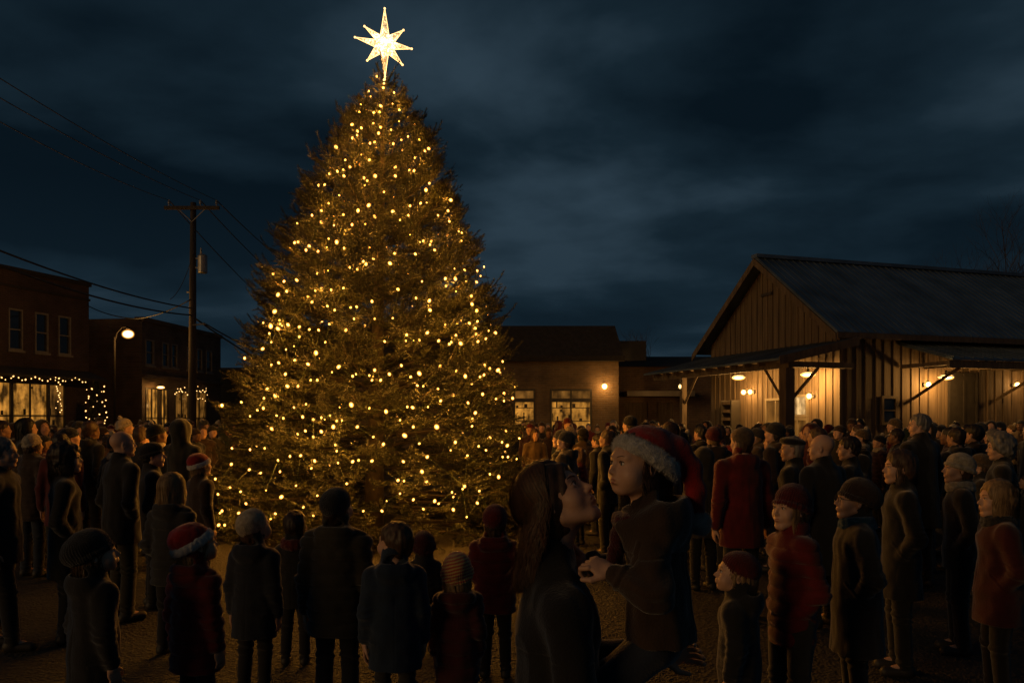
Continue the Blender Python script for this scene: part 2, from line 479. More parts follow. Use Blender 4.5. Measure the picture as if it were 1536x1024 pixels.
BALL = bulb_mesh(1.0, 3)
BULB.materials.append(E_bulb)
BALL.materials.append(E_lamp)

def light_string(name, label, pts, r, group, bulbmat, step=None, cat='string lights', wire_r=0.004, wmat=None):
    """pts: bulbs in order along the wire"""
    root = empty(name, pts[0])
    tag(root, label, cat, group)
    base = Vector(pts[0])
    wv = MB(); wp = []
    for i, p in enumerate(pts):
        wp.append(Vector(p) - base)
        if i < len(pts) - 1:
            q = Vector(pts[i + 1]); mid = (Vector(p) + q) / 2 - base; mid.z -= 0.12 * (q - Vector(p)).length ** 1.0 * 0.5
            wp.append(mid)
    wv.tube([p + Vector((0, 0, wire_r)) for p in wp], wire_r, 4)
    wv.build('wire', wmat or M_wirecord, root)
    for p in pts[:100]:
        o = link('bulb', BULB, bulbmat, root, Vector(p) - base)
        k = r * rng.uniform(0.75, 1.25); o.scale = (k, k, k * 1.25)
        o.rotation_euler = (rng.uniform(-1, 1), rng.uniform(-1, 1), 0)
    return root

# ------------------------------------------------------------------ barn on the right
BC = Vector((8.23, 20.0, 0)); BU = Vector((-0.3057, 0.9521, 0)); BV = Vector((0.9521, 0.3057, 0))
def B(u, v, z): return BC + BU * u + BV * v + Vector((0, 0, z))
BW, BL, ZE, ZR = 6.0, 15.0, 4.15, 6.35

def pbox(mb, p0, ax, ay, az):
    """box spanned from p0 by three vectors"""
    p0 = Vector(p0)
    mb.hexa([p0, p0 + ax, p0 + ax + ay, p0 + ay, p0 + az, p0 + ax + az, p0 + ax + ay + az, p0 + ay + az])

barn = empty('barn', BC)
tag(barn, 'long weathered board and batten barn with a metal gable roof and a lit porch', 'barn')
def bpart(mb, name, m, parent=barn, **kw):
    mb.v = [tuple(Vector(v) - BC) for v in mb.v]
    return mb.build(name, m, parent, **kw)
def zg(u): return ZE + (ZR - ZE) * (1 - abs(u - BW / 2) / (BW / 2))
# gable wall
mb = MB()
mb.add([B(0, 0, 0), B(BW, 0, 0), B(BW, 0, ZE), B(BW / 2, 0, ZR), B(0, 0, ZE),
        B(0, .15, 0), B(BW, .15, 0), B(BW, .15, ZE), B(BW / 2, .15, ZR), B(0, .15, ZE)],
       [(0, 4, 3, 2, 1), (5, 6, 7, 8, 9), (0, 1, 6, 5), (1, 2, 7, 6), (2, 3, 8, 7), (3, 4, 9, 8), (4, 0, 5, 9)])
u = 0.02
while u < BW - 0.05:
    wd = 0.055 * rng.uniform(0.8, 1.2)
    mb.hexa([B(u, -.028, 0.1), B(u + wd, -.028, 0.1), B(u + wd, .01, 0.1), B(u, .01, 0.1)] +
            [B(u, -.028, zg(u) - .05), B(u + wd, -.028, zg(u + wd) - .05), B(u + wd, .01, zg(u + wd) - .05), B(u, .01, zg(u) - .05)])
    u += 0.27 + rng.uniform(-.03, .03)
gw = bpart(mb, 'gable_wall', M_wood)
# long wall
mb = MB()
pbox(mb, B(0.0, 0.152, 0), BU * 0.15, BV * (BL - .15), Vector((0, 0, ZE)))
v = 0.16
while v < BL:
    pbox(mb, B(-0.028, v, 0.1), BU * 0.035, BV * (0.06 * rng.uniform(.8, 1.2)), Vector((0, 0, ZE - .15)))
    v += 0.29 + rng.uniform(-.04, .04)
bpart(mb, 'long_wall', M_wood)
mb = MB(); pbox(mb, B(BW - .15, 0.152, 0), BU * 0.15, BV * (BL - .3), Vector((0, 0, ZE))); pbox(mb, B(0.152, BL - .15, 0), BU * (BW - .31), BV * .14, Vector((0, 0, ZE)))
bpart(mb, 'back_wall', M_wood)
# roof with standing seams
mb = MB(); sl = (ZR - ZE) / (BW / 2)
OH, OV = 0.38, 0.45
for side in (0, 1):
    def rp(d, v, up=0.0):   # d = distance from ridge across
        u = BW / 2 - d if side == 0 else BW / 2 + d
        return B(u, v, ZR + .10 - sl * d + up)
    dm = BW / 2 + OH
    P = [rp(0, -OV), rp(dm, -OV), rp(dm, BL + OV), rp(0, BL + OV)]
    mb.hexa([p - Vector((0, 0, .05)) for p in P] + P)
    v = -OV + .02
    while v < BL + OV - .05:
        Q = [rp(0, v), rp(dm, v), rp(dm, v + .035), rp(0, v + .035)]
        mb.hexa([q - Vector((0, 0, .01)) for q in Q] + [q + Vector((0, 0, .024)) for q in Q])
        v += 0.235
Q = [B(BW / 2 - .14, -OV - .01, ZR + .055), B(BW / 2 + .14, -OV - .01, ZR + .055), B(BW / 2 + .14, BL + OV, ZR + .055), B(BW / 2 - .14, BL + OV, ZR + .055)]
mb.hexa(Q + [q + Vector((0, 0, .10)) for q in Q])
bpart(mb, 'roof', M_tin)
# barge boards along the gable edges and eave fascia
mb = MB()
for side in (0, 1):
    s_ = -1 if side == 0 else 1
    a = B(BW / 2, -OV - .03, ZR + .04); b_ = B(BW / 2 + s_ * (BW / 2 + OH), -OV - .03, ZR + .04 - sl * (BW / 2 + OH))
    if side: a, b_ = b_, a
    P = [a - Vector((0, 0, .2)), b_ - Vector((0, 0, .2)), b_ - Vector((0, 0, .2)) + BV * .028, a - Vector((0, 0, .2)) + BV * .028]
    mb.hexa(P + [p + Vector((0, 0, .2)) for p in P])
pbox(mb, B(-OH - .03, -OV, ZE - .34), BU * .028, BV * (BL + 2 * OV), Vector((0, 0, .14)))
bpart(mb, 'barge_board', M_beam)
# gable vent
mb = MB(); pbox(mb, B(2.75, -.07, 5.35), BU * .5, BV * .06, Vector((0, 0, .08))); bpart(mb, 'vent', M_dark)
# porch
mb = MB()
PD = 2.0
P = [B(-.62, 0, 3.80), B(-.62, -PD - .25, 3.26), B(BW + .3, -PD - .25, 3.26), B(BW + .3, 0, 3.80)]
mb.hexa([p - Vector((0, 0, .05)) for p in P] + P)
u = -.6
while u < BW + .28:
    Q = [B(u, -.03, 3.79), B(u, -PD - .25, 3.25), B(u + .03, -PD - .25, 3.25), B(u + .03, -.03, 3.79)]
    mb.hexa(Q + [q + Vector((0, 0, .028)) for q in Q]); u += .24
porch = bpart(mb, 'porch_roof', M_tin)
mb = MB()
pbox(mb, B(-.6, -PD, 3.04), BU * (BW + .7), BV * .12, Vector((0, 0, .16)))
pbox(mb, B(-.5, -PD + .122, 3.06), BU * .1, BV * (PD - .16), Vector((0, 0, .14)))
u = .3
while u < BW:
    Q = [B(u, -.05, 3.62), B(u, -PD - .2, 3.112), B(u + .06, -PD - .2, 3.112), B(u + .06, -.05, 3.62)]
    mb.hexa(Q + [q + Vector((0, 0, .1)) for q in Q]); u += .6
Q = [B(-.65, 0, 3.62), B(-.65, -PD - .28, 3.10), B(-.622, -PD - .28, 3.10), B(-.622, 0, 3.62)]
mb.hexa(Q + [q + Vector((0, 0, .2)) for q in Q])
bpart(mb, 'porch_beam', M_beam)
for uu, wdt in ((-.42, .25), (4.33, .15)):
    mb = MB(); pbox(mb, B(uu - wdt / 2, -PD - .04, 0), BU * wdt, BV * wdt, Vector((0, 0, 3.038)))
    bpart(mb, 'porch_post', M_beam)
for (ua, ub, va, vb) in ((-.3, .4, -PD + .05, -PD + .05), (-.45, -.45, -PD + .2, -PD + .95), (4.25, 3.6, -PD + .05, -PD + .05)):
    mb = MB(); mb.tube([B(ua, va, 2.3), B(ub, vb, 3.06)], .045, 4)
    bpart(mb, 'brace', M_beam)
# door and lit window on the gable wall
def opening(u0, u1, z0, z1, vside, panem, name='window', mull=1, trans=0, fw=.07):
    """frame with panes standing proud of the gable wall (vside 'g') or the long wall ('l')"""
    def W(a, d, z): return B(a, -d, z) if vside == 'g' else B(-d, a, z)
    fr = MB()
    def bar(a0, a1, b0, b1, d0=.03, d1=.085):
        fr.hexa([W(a0, d0, b0), W(a1, d0, b0), W(a1, d1, b0), W(a0, d1, b0), W(a0, d0, b1), W(a1, d0, b1), W(a1, d1, b1), W(a0, d1, b1)])
    bar(u0 - fw, u0, z0 - fw, z1 + fw); bar(u1, u1 + fw, z0 - fw, z1 + fw); bar(u0, u1, z1, z1 + fw); bar(u0, u1, z0 - fw, z0)
    for i in range(1, mull): a = u0 + (u1 - u0) * i / mull; bar(a - .02, a + .02, z0, z1, .05, .08)
    for i in range(1, trans + 1): z = z0 + (z1 - z0) * i / (trans + 1); bar(u0, u1, z - .018, z + .018, .048, .078)
    f = bpart(fr, name, M_trim if vside == 'g' else M_beam)
    pn = MB(); pn.hexa([W(u0, .031, z0), W(u1, .031, z0), W(u1, .046, z0), W(u0, .046, z0), W(u0, .031, z1), W(u1, .031, z1), W(u1, .046, z1), W(u0, .046, z1)])
    bpart(pn, 'pane', panem, f)
    return f
opening(2.15, 2.95, .15, 2.35, 'g', G_mid, 'door', 2, 1)
opening(1.25, 1.95, 1.95, 2.42, 'g', G_room, 'window', 1, 0)
opening(1.25, 1.95, 0.9, 1.8, 'g', G_mid, 'window', 2, 1)
opening(1.25, 1.62, 1.75, 2.35, 'l', M_glassdark, 'window', 1, 1)
opening(6.1, 7.0, .1, 2.3, 'l', M_glassdark, 'door', 1, 1)
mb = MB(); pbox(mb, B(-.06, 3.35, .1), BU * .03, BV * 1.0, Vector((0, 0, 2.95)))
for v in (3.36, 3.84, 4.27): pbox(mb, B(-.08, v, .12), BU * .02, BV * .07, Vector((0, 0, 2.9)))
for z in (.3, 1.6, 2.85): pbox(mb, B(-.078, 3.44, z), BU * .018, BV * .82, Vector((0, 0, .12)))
bpart(mb, 'shade_panel', M_roofdark)  # door-like dark panel added to stand in for shade on this wall
# awning along the long wall
mb = MB()
P = [B(0, 1.75, 3.78), B(0, BL, 3.78), B(-1.7, BL, 3.28), B(-1.7, 1.75, 3.28)]
mb.hexa([p - Vector((0, 0, .05)) for p in P] + P)
v = 1.8
while v < BL:
    Q = [B(-.03, v, 3.775), B(-.03, v + .03, 3.775), B(-1.7, v + .03, 3.28), B(-1.7, v, 3.28)]
    mb.hexa(Q + [q + Vector((0, 0, .035)) for q in Q]); v += .3
bpart(mb, 'awning_roof', M_tin)
mb = MB()
pbox(mb, B(-1.66, 1.7, 3.05), BU * .1, BV * (BL - 1.7), Vector((0, 0, .17)))
v = 1.8
while v < BL:
    pbox(mb, B(-1.6, v, 3.12), BU * 1.56, BV * .07, Vector((0, 0, .1))); v += .75
bpart(mb, 'awning_beam', M_beam)
for v in (2.2, 5.0, 8.0, 11.0):
    mb = MB(); mb.tube([B(-.04, v, 2.35), B(-1.5, v, 3.08)], .045, 4); bpart(mb, 'brace', M_beam)
for v in (4.95, 9.5):
    mb = MB(); pbox(mb, B(-1.7, v, 0), BU * .17, BV * .17, Vector((0, 0, 3.05))); bpart(mb, 'awning_post', M_beam)

# lamps of the barn: each is a thing that hangs from it
def disc_lamp(p, label, group, rad=.2, power=150, drop=.2):
    root = empty('ceiling_lamp', p); tag(root, label, 'lamp', group)
    s_ = MB(); s_.lathe([(.02, drop), (.035, .10), (rad * .5, .085), (rad, .02), (rad * .96, .012), (rad * .5, .06), (.02, .07)], 20)
    s_.build('lamp_shade', M_steel, root, smooth=True)
    o = link('bulb', BALL, E_lamp, root, (0, 0, .005)); o.scale = (rad * .95, rad * .95, .085)
    ld = bpy.data.lights.new('lamp_light', 'POINT'); ld.energy = power; ld.color = (1.0, 0.49, 0.12); ld.shadow_soft_size = .08
    lo = bpy.data.objects.new('lamp_light', ld); COL.objects.link(lo); lo.parent = root; lo.location = (0, 0, -.09)
    return root
def wall_lamp(p, nrm, label, group, r=.075, power=10, bm=E_lamp):
    root = empty('wall_lamp', p); tag(root, label, 'lamp', group)
    nrm = Vector(nrm).normalized()
    s_ = MB(); s_.tube([-nrm * .14, -nrm * .10], .05, 10); s_.tube([-nrm * .10, Vector((0, 0, .09)) - nrm * .06, Vector((0, 0, .1))], .012, 6)
    s_.tube([(0, 0, .055), (0, 0, .1)], [.045, .02], 10)
    s_.build('bracket', M_dark, root)
    o = link('bulb', BALL, bm, root); o.scale = (r, r, r * 1.1)
    ld = bpy.data.lights.new('lamp_light', 'POINT'); ld.energy = power; ld.color = (1.0, 0.47, 0.11); ld.shadow_soft_size = .05
    lo = bpy.data.objects.new('lamp_light', ld); COL.objects.link(lo); lo.parent = root; lo.location = nrm * (r + .03)
    return root
GP = 'lamps under the barn porch and awning'
disc_lamp(B(2.96, -1.0, 2.99), 'shaded lamp under the porch roof near its far post', GP)
disc_lamp(B(.56, -.55, 2.95), 'shaded lamp under the porch roof beside the thick near post', GP)
disc_lamp(B(-.55, 2.76, 2.88), 'shaded lamp under the awning on the long side of the barn', GP, power=75)
disc_lamp(B(-.6, 5.75, 2.95), 'shaded lamp under the awning at the picture edge', GP, rad=.18, power=14)
GW = 'small lamps on the barn walls'
wall_lamp(B(3.95, -.17, 2.63), -BV, 'left of the pair of small wall lamps left of the barn door', GW, power=18)
wall_lamp(B(3.62, -.17, 2.63), -BV, 'right of the pair of small wall lamps left of the barn door', GW, power=18)
wall_lamp(B(1.0, -.17, 2.43), -BV, 'small wall lamp right of the lit barn window, behind the thick post', GW, power=20)
wall_lamp(B(-.17, 2.58, 2.72), -BU, 'small wall lamp just below the awning lamp on the long barn wall', GW, power=20)
wall_lamp(B(-.17, 5.6, 2.75), -BU, 'small wall lamp below the awning lamp at the picture edge', GW, power=6)
# hanging lanterns at the far end of the porch
def hang_lantern(p, label, n=1, drop=.2):
    root = empty('hanging_lantern', p); tag(root, label, 'lantern', 'lanterns hanging at the porch end')
    f = MB(); f.tube([(0, 0, .1), (0, 0, .1 + drop)], .008, 5)
    f.lathe([(.015, .13), (.07, .08), (.075, .07)], 8); f.lathe([(.06, -.11), (.065, -.09)], 8)
    for a in range(4):
        t = a * math.pi / 2 + .4; f.tube([(.06 * math.cos(t), .06 * math.sin(t), -.1), (.065 * math.cos(t), .065 * math.sin(t), .075)], .005, 4)
    f.build('frame', M_dark, root)
    for i in range(n):
        o = link('bulb', BALL, E_lantern, root, ((i - (n - 1) / 2) * .13, 0, -.01)); o.scale = (.04, .04, .06)
    return root
hang_lantern(at(995, 566, 24.9), 'twin bulb lantern hanging from the left end of the porch roof', 2, .1)
hang_lantern(at(1020, 579, 23.4), 'single bulb lantern hanging beside the far porch post', 1, .25)
# slatted rack leaning on the wall
rk = empty('slatted_rack', B(4.5, -.2, 0)); tag(rk, 'tall dark rack with slatted shelves against the barn wall', 'rack')
mb = MB()
def rb(u0, u1, v0, v1, z0, z1): mb.hexa([B(u0, v1, z0), B(u1, v1, z0), B(u1, v0, z0), B(u0, v0, z0), B(u0, v1, z1), B(u1, v1, z1), B(u1, v0, z1), B(u0, v0, z1)])
for a in (4.2, 4.74): rb(a, a + .05, -.42, -.1, 0, 2.4)
mb.v = [tuple(Vector(v) - B(4.5, -.2, 0)) for v in mb.v]; mb.build('side_frame', M_dark, rk)
for i in range(9):
    mb = MB(); z = .35 + i * .24; rb(4.25, 4.74, -.40, -.12, z, z + .09); mb.v = [tuple(Vector(v) - B(4.5, -.2, 0)) for v in mb.v]; mb.build('shelf', M_beam, rk)

# ------------------------------------------------------------------ generic walled block
def wall_quad(mb, P0, P1, z0, z1, th, holes=()):
    """wall from P0 to P1 (plan), th = thickness vector; holes: (s0,s1,z0,z1) along the wall in metres, cut right through"""
    P0 = Vector((P0[0], P0[1], 0)); P1 = Vector((P1[0], P1[1], 0)); d = (P1 - P0); L = d.length; d.normalize(); th = Vector(th)
    ss = sorted(set([0, L] + [h[0] for h in holes] + [h[1] for h in holes])); zs = sorted(set([z0, z1] + [h[2] for h in holes] + [h[3] for h in holes]))
    for i in range(len(ss) - 1):
        for j in range(len(zs) - 1):
            cs, cz = (ss[i] + ss[i + 1]) / 2, (zs[j] + zs[j + 1]) / 2
            if any(h[0] < cs < h[1] and h[2] < cz < h[3] for h in holes): continue
            a = P0 + d * ss[i] + Vector((0, 0, zs[j])); pbox(mb, a, d * (ss[i + 1] - ss[i]), th, Vector((0, 0, zs[j + 1] - zs[j])))

class Bld:
    def __init__(s, name, org, label, cat='building'):
        s.o = Vector(org); s.root = empty(name, org); tag(s.root, label, cat)
        s.rz = 0
    def part(s, mb, name, m, parent=None):
        mb.v = [tuple(Vector(v) - s.o) for v in mb.v]
        return mb.build(name, m, parent or s.root)
    def window(s, P0, P1, s0, s1, z0, z1, inn, pane, frame=M_trim, nx=1, nz=2, fw=.07, sill=True, name='window', proud=.03):
        """window in a hole: frame set into the wall, pane behind; inn = inward unit vector"""
        P0 = Vector((P0[0], P0[1], 0)); d = (Vector((P1[0], P1[1], 0)) - P0).normalized(); inn = Vector(inn).normalized()
        f = MB()
        def bar(a0, a1, b0, b1, d0=-proud, d1=.09): pbox(f, P0 + d * a0 + inn * d0 + Vector((0, 0, b0)), d * (a1 - a0), inn * (d1 - d0), Vector((0, 0, b1 - b0)))
        bar(s0 + .002, s0 + fw, z0 + .002, z1 - .002); bar(s1 - fw, s1 - .002, z0 + .002, z1 - .002)
        bar(s0 + fw, s1 - fw, z1 - fw, z1 - .002); bar(s0 + fw, s1 - fw, z0 + .002, z0 + fw)
        for i in range(1, nx): a = s0 + (s1 - s0) * i / nx; bar(a - .03, a + .03, z0 + fw, z1 - fw, -.01, .07)
        for i in range(1, nz): z = z0 + (z1 - z0) * i / nz; bar(s0 + fw, s1 - fw, z - .025, z + .025, -.005, .065)
        if sill: bar(s0 - .06, s1 + .06, z0 - .09, z0 - .003, -.09, 0 - .003)
        fo = s.part(f, name, frame)
        p = MB(); pbox(p, P0 + d * (s0 + fw * .9) + inn * .05 + Vector((0, 0, z0 + fw * .9)), d * (s1 - s0 - 1.8 * fw), inn * .012, Vector((0, 0, z1 - z0 - 1.8 * fw)))
        s.part(p, 'pane', pane, fo)
        if pane in (G_bright, G_mid) and z1 - z0 > 1:
            gd = MB(); rg = random.Random(int(s0 * 100) + int(z1 * 10))
            def gbox(a, w_, b, h): pbox(gd, P0 + d * a + inn * .012 + Vector((0, 0, b)), d * w_, inn * .03, Vector((0, 0, h)))
            for zz_ in (z0 + .95, z0 + 1.45):
                a = s0 + fw * 1.2
                gbox(a, s1 - s0 - fw * 2.4, zz_, .03)
                while a < s1 - fw - .3:
                    w_ = rg.uniform(.03, .13); h = rg.uniform(.06, .3)
                    if rg.random() < .4: gbox(a, w_, zz_ + .031, h)
                    a += w_ + rg.uniform(.02, .2)
            a = s0 + fw * 1.5
            while a < s1 - fw - .25:
                if rg.random() < .4: gbox(a, rg.uniform(.03, .09), z1 - fw - rg.uniform(.2, .5), .1)
                a += rg.uniform(.2, .5)
            s.part(gd, 'window_display', M_dark, fo)
        return fo

# ------------------------------------------------------------------ two-storey brick building at far left
dL = Vector((1.25, 4.4, 0)).normalized()
A0 = Vector((-20.5, 32, 0)); A1 = Vector((-19.25, 36.4, 0)); S0 = A0 - dL * 8
nin = Vector((-dL.y, dL.x, 0))         # inward (away from street)
b1 = Bld('brick_building', A1, 'two storey dark brick building at the left edge with a lit shop window below')
def s1(s): return s + 8
holes = [(s1(a - .34), s1(a + .34), 4.66, 6.35) for a in (.73, 2.0, 3.2, -.6, -1.9, -3.2)]
shop = (s1(-5.5), s1(3.25), .55, 3.38)
L1 = (A1 - S0).length
mb = MB(); wall_quad(mb, S0, A1, 0, 8.0, nin * .35, holes + [shop])
wall_quad(mb, A1 + nin * .352, A1 + nin * 8, 0, 8.0, -dL * .35)
wall_quad(mb, S0 + nin * 8 - dL * .0, A1 + nin * 8 - dL * .36, 0, 8.0, -nin * .3)
wl_ = b1.part(mb, 'wall', M_brick)
mb = MB(); pbox(mb, S0 - nin * .08 + Vector((0, 0, 7.86)), dL * (L1 + .08), nin * .5, Vector((0, 0, .18)))
pbox(mb, S0 - nin * .05 + Vector((0, 0, 7.2)), dL * (L1 + .04), nin * .048, Vector((0, 0, .10)))
pbox(mb, S0 - nin * .12 + Vector((0, 0, 3.75)), dL * (L1 + .02), nin * .118, Vector((0, 0, .22)))
b1.part(mb, 'cornice', M_roofdark)
mb = MB(); pbox(mb, S0 + nin * .36 + Vector((0, 0, 7.4)), dL * (L1 - .36), nin * 7.3, Vector((0, 0, .1))); b1.part(mb, 'roof', M_roofdark)
for a in (.73, 2.0, 3.2, -.6, -1.9, -3.2):
    b1.window(S0, A1, s1(a - .34), s1(a + .34), 4.66, 6.35, nin, M_glassdark, nx=1, nz=2)
for (a, b_, gm, nx_) in ((-5.5, -2.2, G_mid, 4), (-2.2, .55, G_bright, 3), (.55, 2.35, G_bright, 2), (2.35, 3.25, G_mid, 1)):
    b1.window(S0, A1, s1(a), s1(b_), .55, 3.38, nin, gm, frame=M_dark, nx=nx_, nz=2, sill=False, name='shop_window')
mb = MB()
P = [S0 - nin * 1.1 + Vector((0, 0, 3.62)), A1 - nin * 1.1 + Vector((0, 0, 3.62)), A1 - nin * .005 + Vector((0, 0, 4.0)), S0 - nin * .005 + Vector((0, 0, 4.0))]
mb.hexa([p - Vector((0, 0, .1)) for p in P] + P); b1.part(mb, 'awning', M_roofdark)
def along(px, off=0.0, P0=A0, d=dL, nn=None):
    """s where the vertical plane P0 + s d (shifted out by off) meets column px"""
    nn = nin if nn is None else nn
    Q = P0 - nn * off; q = (px - 768) / F
    s = (Q.x - q * Q.y) / (q * d.y - d.x)
    return Q + d * s
pts = []
for i, px in enumerate(range(-8, 134, 6)):
    p = along(px + rng.uniform(-2, 2), 1.16); p.z = CAMZ + (HZ - (565.5 + px * .035 + 2.5 * math.sin(px * .21) + rng.uniform(-1.5, 1.5))) / F * p.y
    pts.append(p)
light_string('string_lights', 'row of small white lights along the awning over the lit shop window', pts, .035, 'string lights on the shops', E_small)
pts = []
for i in range(16):
    p = along(88 + rng.uniform(-5, 5), .5); p.z = CAMZ + (HZ - (570 + i * 3.2)) / F * p.y; pts.append(p)
light_string('string_lights', 'lights hanging down beside the right end of the lit shop window', pts, .03, 'string lights on the shops', E_small)
# garland of lights round a planter tree at the corner
pc = at(144, 600, 33.5)
tr = empty('potted_tree', (pc.x, pc.y, 0)); tag(tr, 'narrow potted evergreen wound with lights at the brick building corner', 'tree')
mb = MB(); mb.lathe([(.24, 0), (.32, .5), (.33, .52), (.28, .5), (.27, .46)], 14); mb.build('pot', M_roofdark, tr)
mb = MB(); mb.tube([(0, 0, .4), (0, 0, 3.2)], [.05, .02], 6); mb.build('trunk', M_bark, tr)
pts = []
for i in range(38):
    t = i / 38; a = i * 2.4; rr = .5 * (1 - .35 * t)
    pts.append(Vector((pc.x + rr * math.cos(a), pc.y + rr * math.sin(a), .9 + 2.4 * t + rng.uniform(-.1, .1))))
light_string('string_lights', 'lights wound round the narrow potted evergreen at the shop corner', pts, .035, 'string lights on the shops', E_small, wmat=M_cable)
POTTED = (tr, pc)

# ------------------------------------------------------------------ second building left, behind the street lamp
K = Vector((-18.5, 40, 0)); KL = Vector((-22.6, 40.6, 0)); KR = Vector((-17.7, 48.6, 0))
d2 = (KR - K).normalized(); n2 = Vector((-d2.y, d2.x, 0))
b2 = Bld('brick_building', K, 'lower two storey building with a lit shopfront behind the utility pole')
def sp(px): q = (px - 768) / F; return (K.x - q * K.y) / (q * d2.y - d2.x)
W2 = [(sp(218), sp(231)), (sp(243), sp(253)), (sp(257), sp(266)), (sp(280), sp(290)), (sp(295), sp(303)), (sp(309), sp(318))]
shp = [(sp(218), sp(238)), (sp(241), sp(252)), (sp(262), sp(283)), (sp(288), sp(310))]
mb = MB()
wall_quad(mb, K, KR, 0, 6.9, n2 * .3, [(a, b, 4.6, 5.9) for a, b in W2] + [(a, b, .4, 3.45) for a, b in shp])
wall_quad(mb, K + n2 * .302, KL, 0, 6.9, Vector((.1, 1, 0)) * .3)
wall_quad(mb, KR + n2 * .302, KR + n2 * 5, 0, 6.9, -d2 * .3)
b2.part(mb, 'wall', M_brick2)
mb = MB(); pbox(mb, K - n2 * .1 + Vector((0, 0, 6.75)), d2 * 8.7, n2 * .5, Vector((0, 0, .22)))
pbox(mb, K - n2 * .14 + Vector((0, 0, 3.95)), d2 * 8.64, n2 * .138, Vector((0, 0, .16)))
b2.part(mb, 'cornice', M_brick2)
mb = MB(); pbox(mb, K + n2 * .31 + Vector((0, .35, 6.3)), d2 * 8, n2 * 4.5, Vector((0, 0, .1))); b2.part(mb, 'roof', M_roofdark)
for a, b_ in W2: b2.window(K, KR, a, b_, 4.6, 5.9, n2, M_glassdark, nx=1, nz=2)
for i, (a, b_) in enumerate(shp): b2.window(K, KR, a, b_, .4, 3.45, n2, (G_bright, G_bright, G_mid, G_mid)[i], frame=M_dark, nx=2, nz=2, sill=False, name='shop_window')
def wp(px, py, off=.25):
    p = along(px, off, K, d2, n2); p.z = CAMZ + (HZ - py) / F * p.y; return p
pts = [wp(262 + rng.uniform(-1, 1) + 2.1 * i, 583 + 4 * math.sin(i * 1.7) + rng.uniform(-2, 2) + (8 if i % 3 == 0 else 0)) for i in range(23)]
light_string('string_lights', 'cluster of lights over the far shopfront right of the lit doorway', pts, .035, 'string lights on the shops', E_small)
pts = [wp(x, y) for x, y in ((290, 598), (293, 598), (297, 598), (300, 597), (304, 598), (308, 601), (311, 592), (309, 586))]
light_string('string_lights', 'short lower row of lights on the far shopfront', pts, .035, 'string lights on the shops', E_small)
disc_lamp(wp(241, 581, .6), 'wide shaded lamp over the lit doorway of the far shopfront', 'lamps on the shopfronts', rad=.22, power=40)
pl = at(333, 608, 44); wall_lamp(pl, (0, -1, 0), 'single bright wall lamp right of the far shopfront', 'lamps on the shopfronts', r=.09, power=6)

# far low shed right of it, mostly behind the tree
b3 = Bld('low_shed', (-19, 52, 0), 'low dark flat roofed shed behind the left side of the tree')
mb = MB(); pbox(mb, Vector((-21, 52, 0)), Vector((14, 0, 0)), Vector((0, 6, 0)), Vector((0, 0, 5.0))); b3.part(mb, 'wall', M_roofdark)
mb = MB(); pbox(mb, Vector((-21.2, 51.8, 5.002)), Vector((14.4, 0, 0)), Vector((0, 6.4, 0)), Vector((0, 0, .2))); b3.part(mb, 'roof', M_dark)

# ------------------------------------------------------------------ shop in the middle
b4 = Bld('shop_building', (0, 30, 0), 'single storey buff brick shop with a dark sloped roof and two lit windows')
ya = 30.0
def X4(px): return (px - 768) / F * ya
hol = [(X4(770) + 9, X4(803) + 9, .8, 2.97), (X4(825) + 9, X4(888) + 9, .8, 2.97)]
mb = MB(); wall_quad(mb, (-9, ya), (X4(928), ya), 0, 4.2, Vector((0, .3, 0)), hol)
wall_quad(mb, (X4(928), ya + .302), (X4(928), ya + 7), 0, 4.2, Vector((-.3, 0, 0)))
b4.part(mb, 'wall', M_brick3)
xe = X4(930)
mb = MB(); mb.hexa([(-9.2, ya - .25, 4.202), (xe + .1, ya - .25, 4.202), (xe + .1, ya + 8, 4.202), (-9.2, ya + 8, 4.202), (-8.8, ya + .7, 5.42), (xe - .1, ya + .7, 5.42), (xe - .1, ya + 7.5, 5.42), (-8.8, ya + 7.5, 5.42)])
b4.part(mb, 'roof', M_roofdark)
mb = MB(); pbox(mb, Vector((-9.25, ya - .3, 4.0)), Vector((xe + 9.4, 0, 0)), Vector((0, .29, 0)), Vector((0, 0, .2))); b4.part(mb, 'fascia', M_roofdark)
for (a, b_, c_, d_) in hol:
    b4.window((-9, ya), (5, ya), a, b_, c_, d_ - .42, (0, 1, 0), G_bright, frame=M_dark, nx=1 if b_ - a < 1 else 2, nz=1, sill=False, name='shop_window')
    b4.window((-9, ya), (5, ya), a, b_, d_ - .42, d_, (0, 1, 0), G_mid, frame=M_dark, nx=1 if b_ - a < 1 else 2, nz=1, sill=False, name='transom_window', proud=.035)
wall_lamp(Vector((X4(906), ya - .17, 3.06)), (0, -1, 0), 'square bright wall lamp right of the middle shop windows', 'lamps on the shopfronts', r=.11, power=26)
tag(b4.root, None)
# low store to its right
b5 = Bld('low_store', (6, 31.5, 0), 'low dark storage building between the middle shop and the barn')
yb = 31.5
hol = [((938 - 768) / F * yb - 4.2, (972 - 768) / F * yb - 4.2, 0, 2.5), ((985 - 768) / F * yb - 4.2, (1010 - 768) / F * yb - 4.2, 0, 2.5)]
mb = MB(); wall_quad(mb, (4.2, yb), (13.5, yb), 0, 3.9, Vector((0, .3, 0)), hol); b5.part(mb, 'wall', M_brick4)
for (a, b_, c_, d_) in hol:
    mb = MB(); pbox(mb, Vector((4.2 + a, yb + .12, 0)), Vector((b_ - a, 0, 0)), Vector((0, .06, 0)), Vector((0, 0, d_ - .002)))
    for i in range(6): pbox(mb, Vector((4.2 + a, yb + .095, .15 + i * .4)), Vector((b_ - a, 0, 0)), Vector((0, .026, 0)), Vector((0, 0, .05)))
    b5.part(mb, 'garage_door', M_beam)
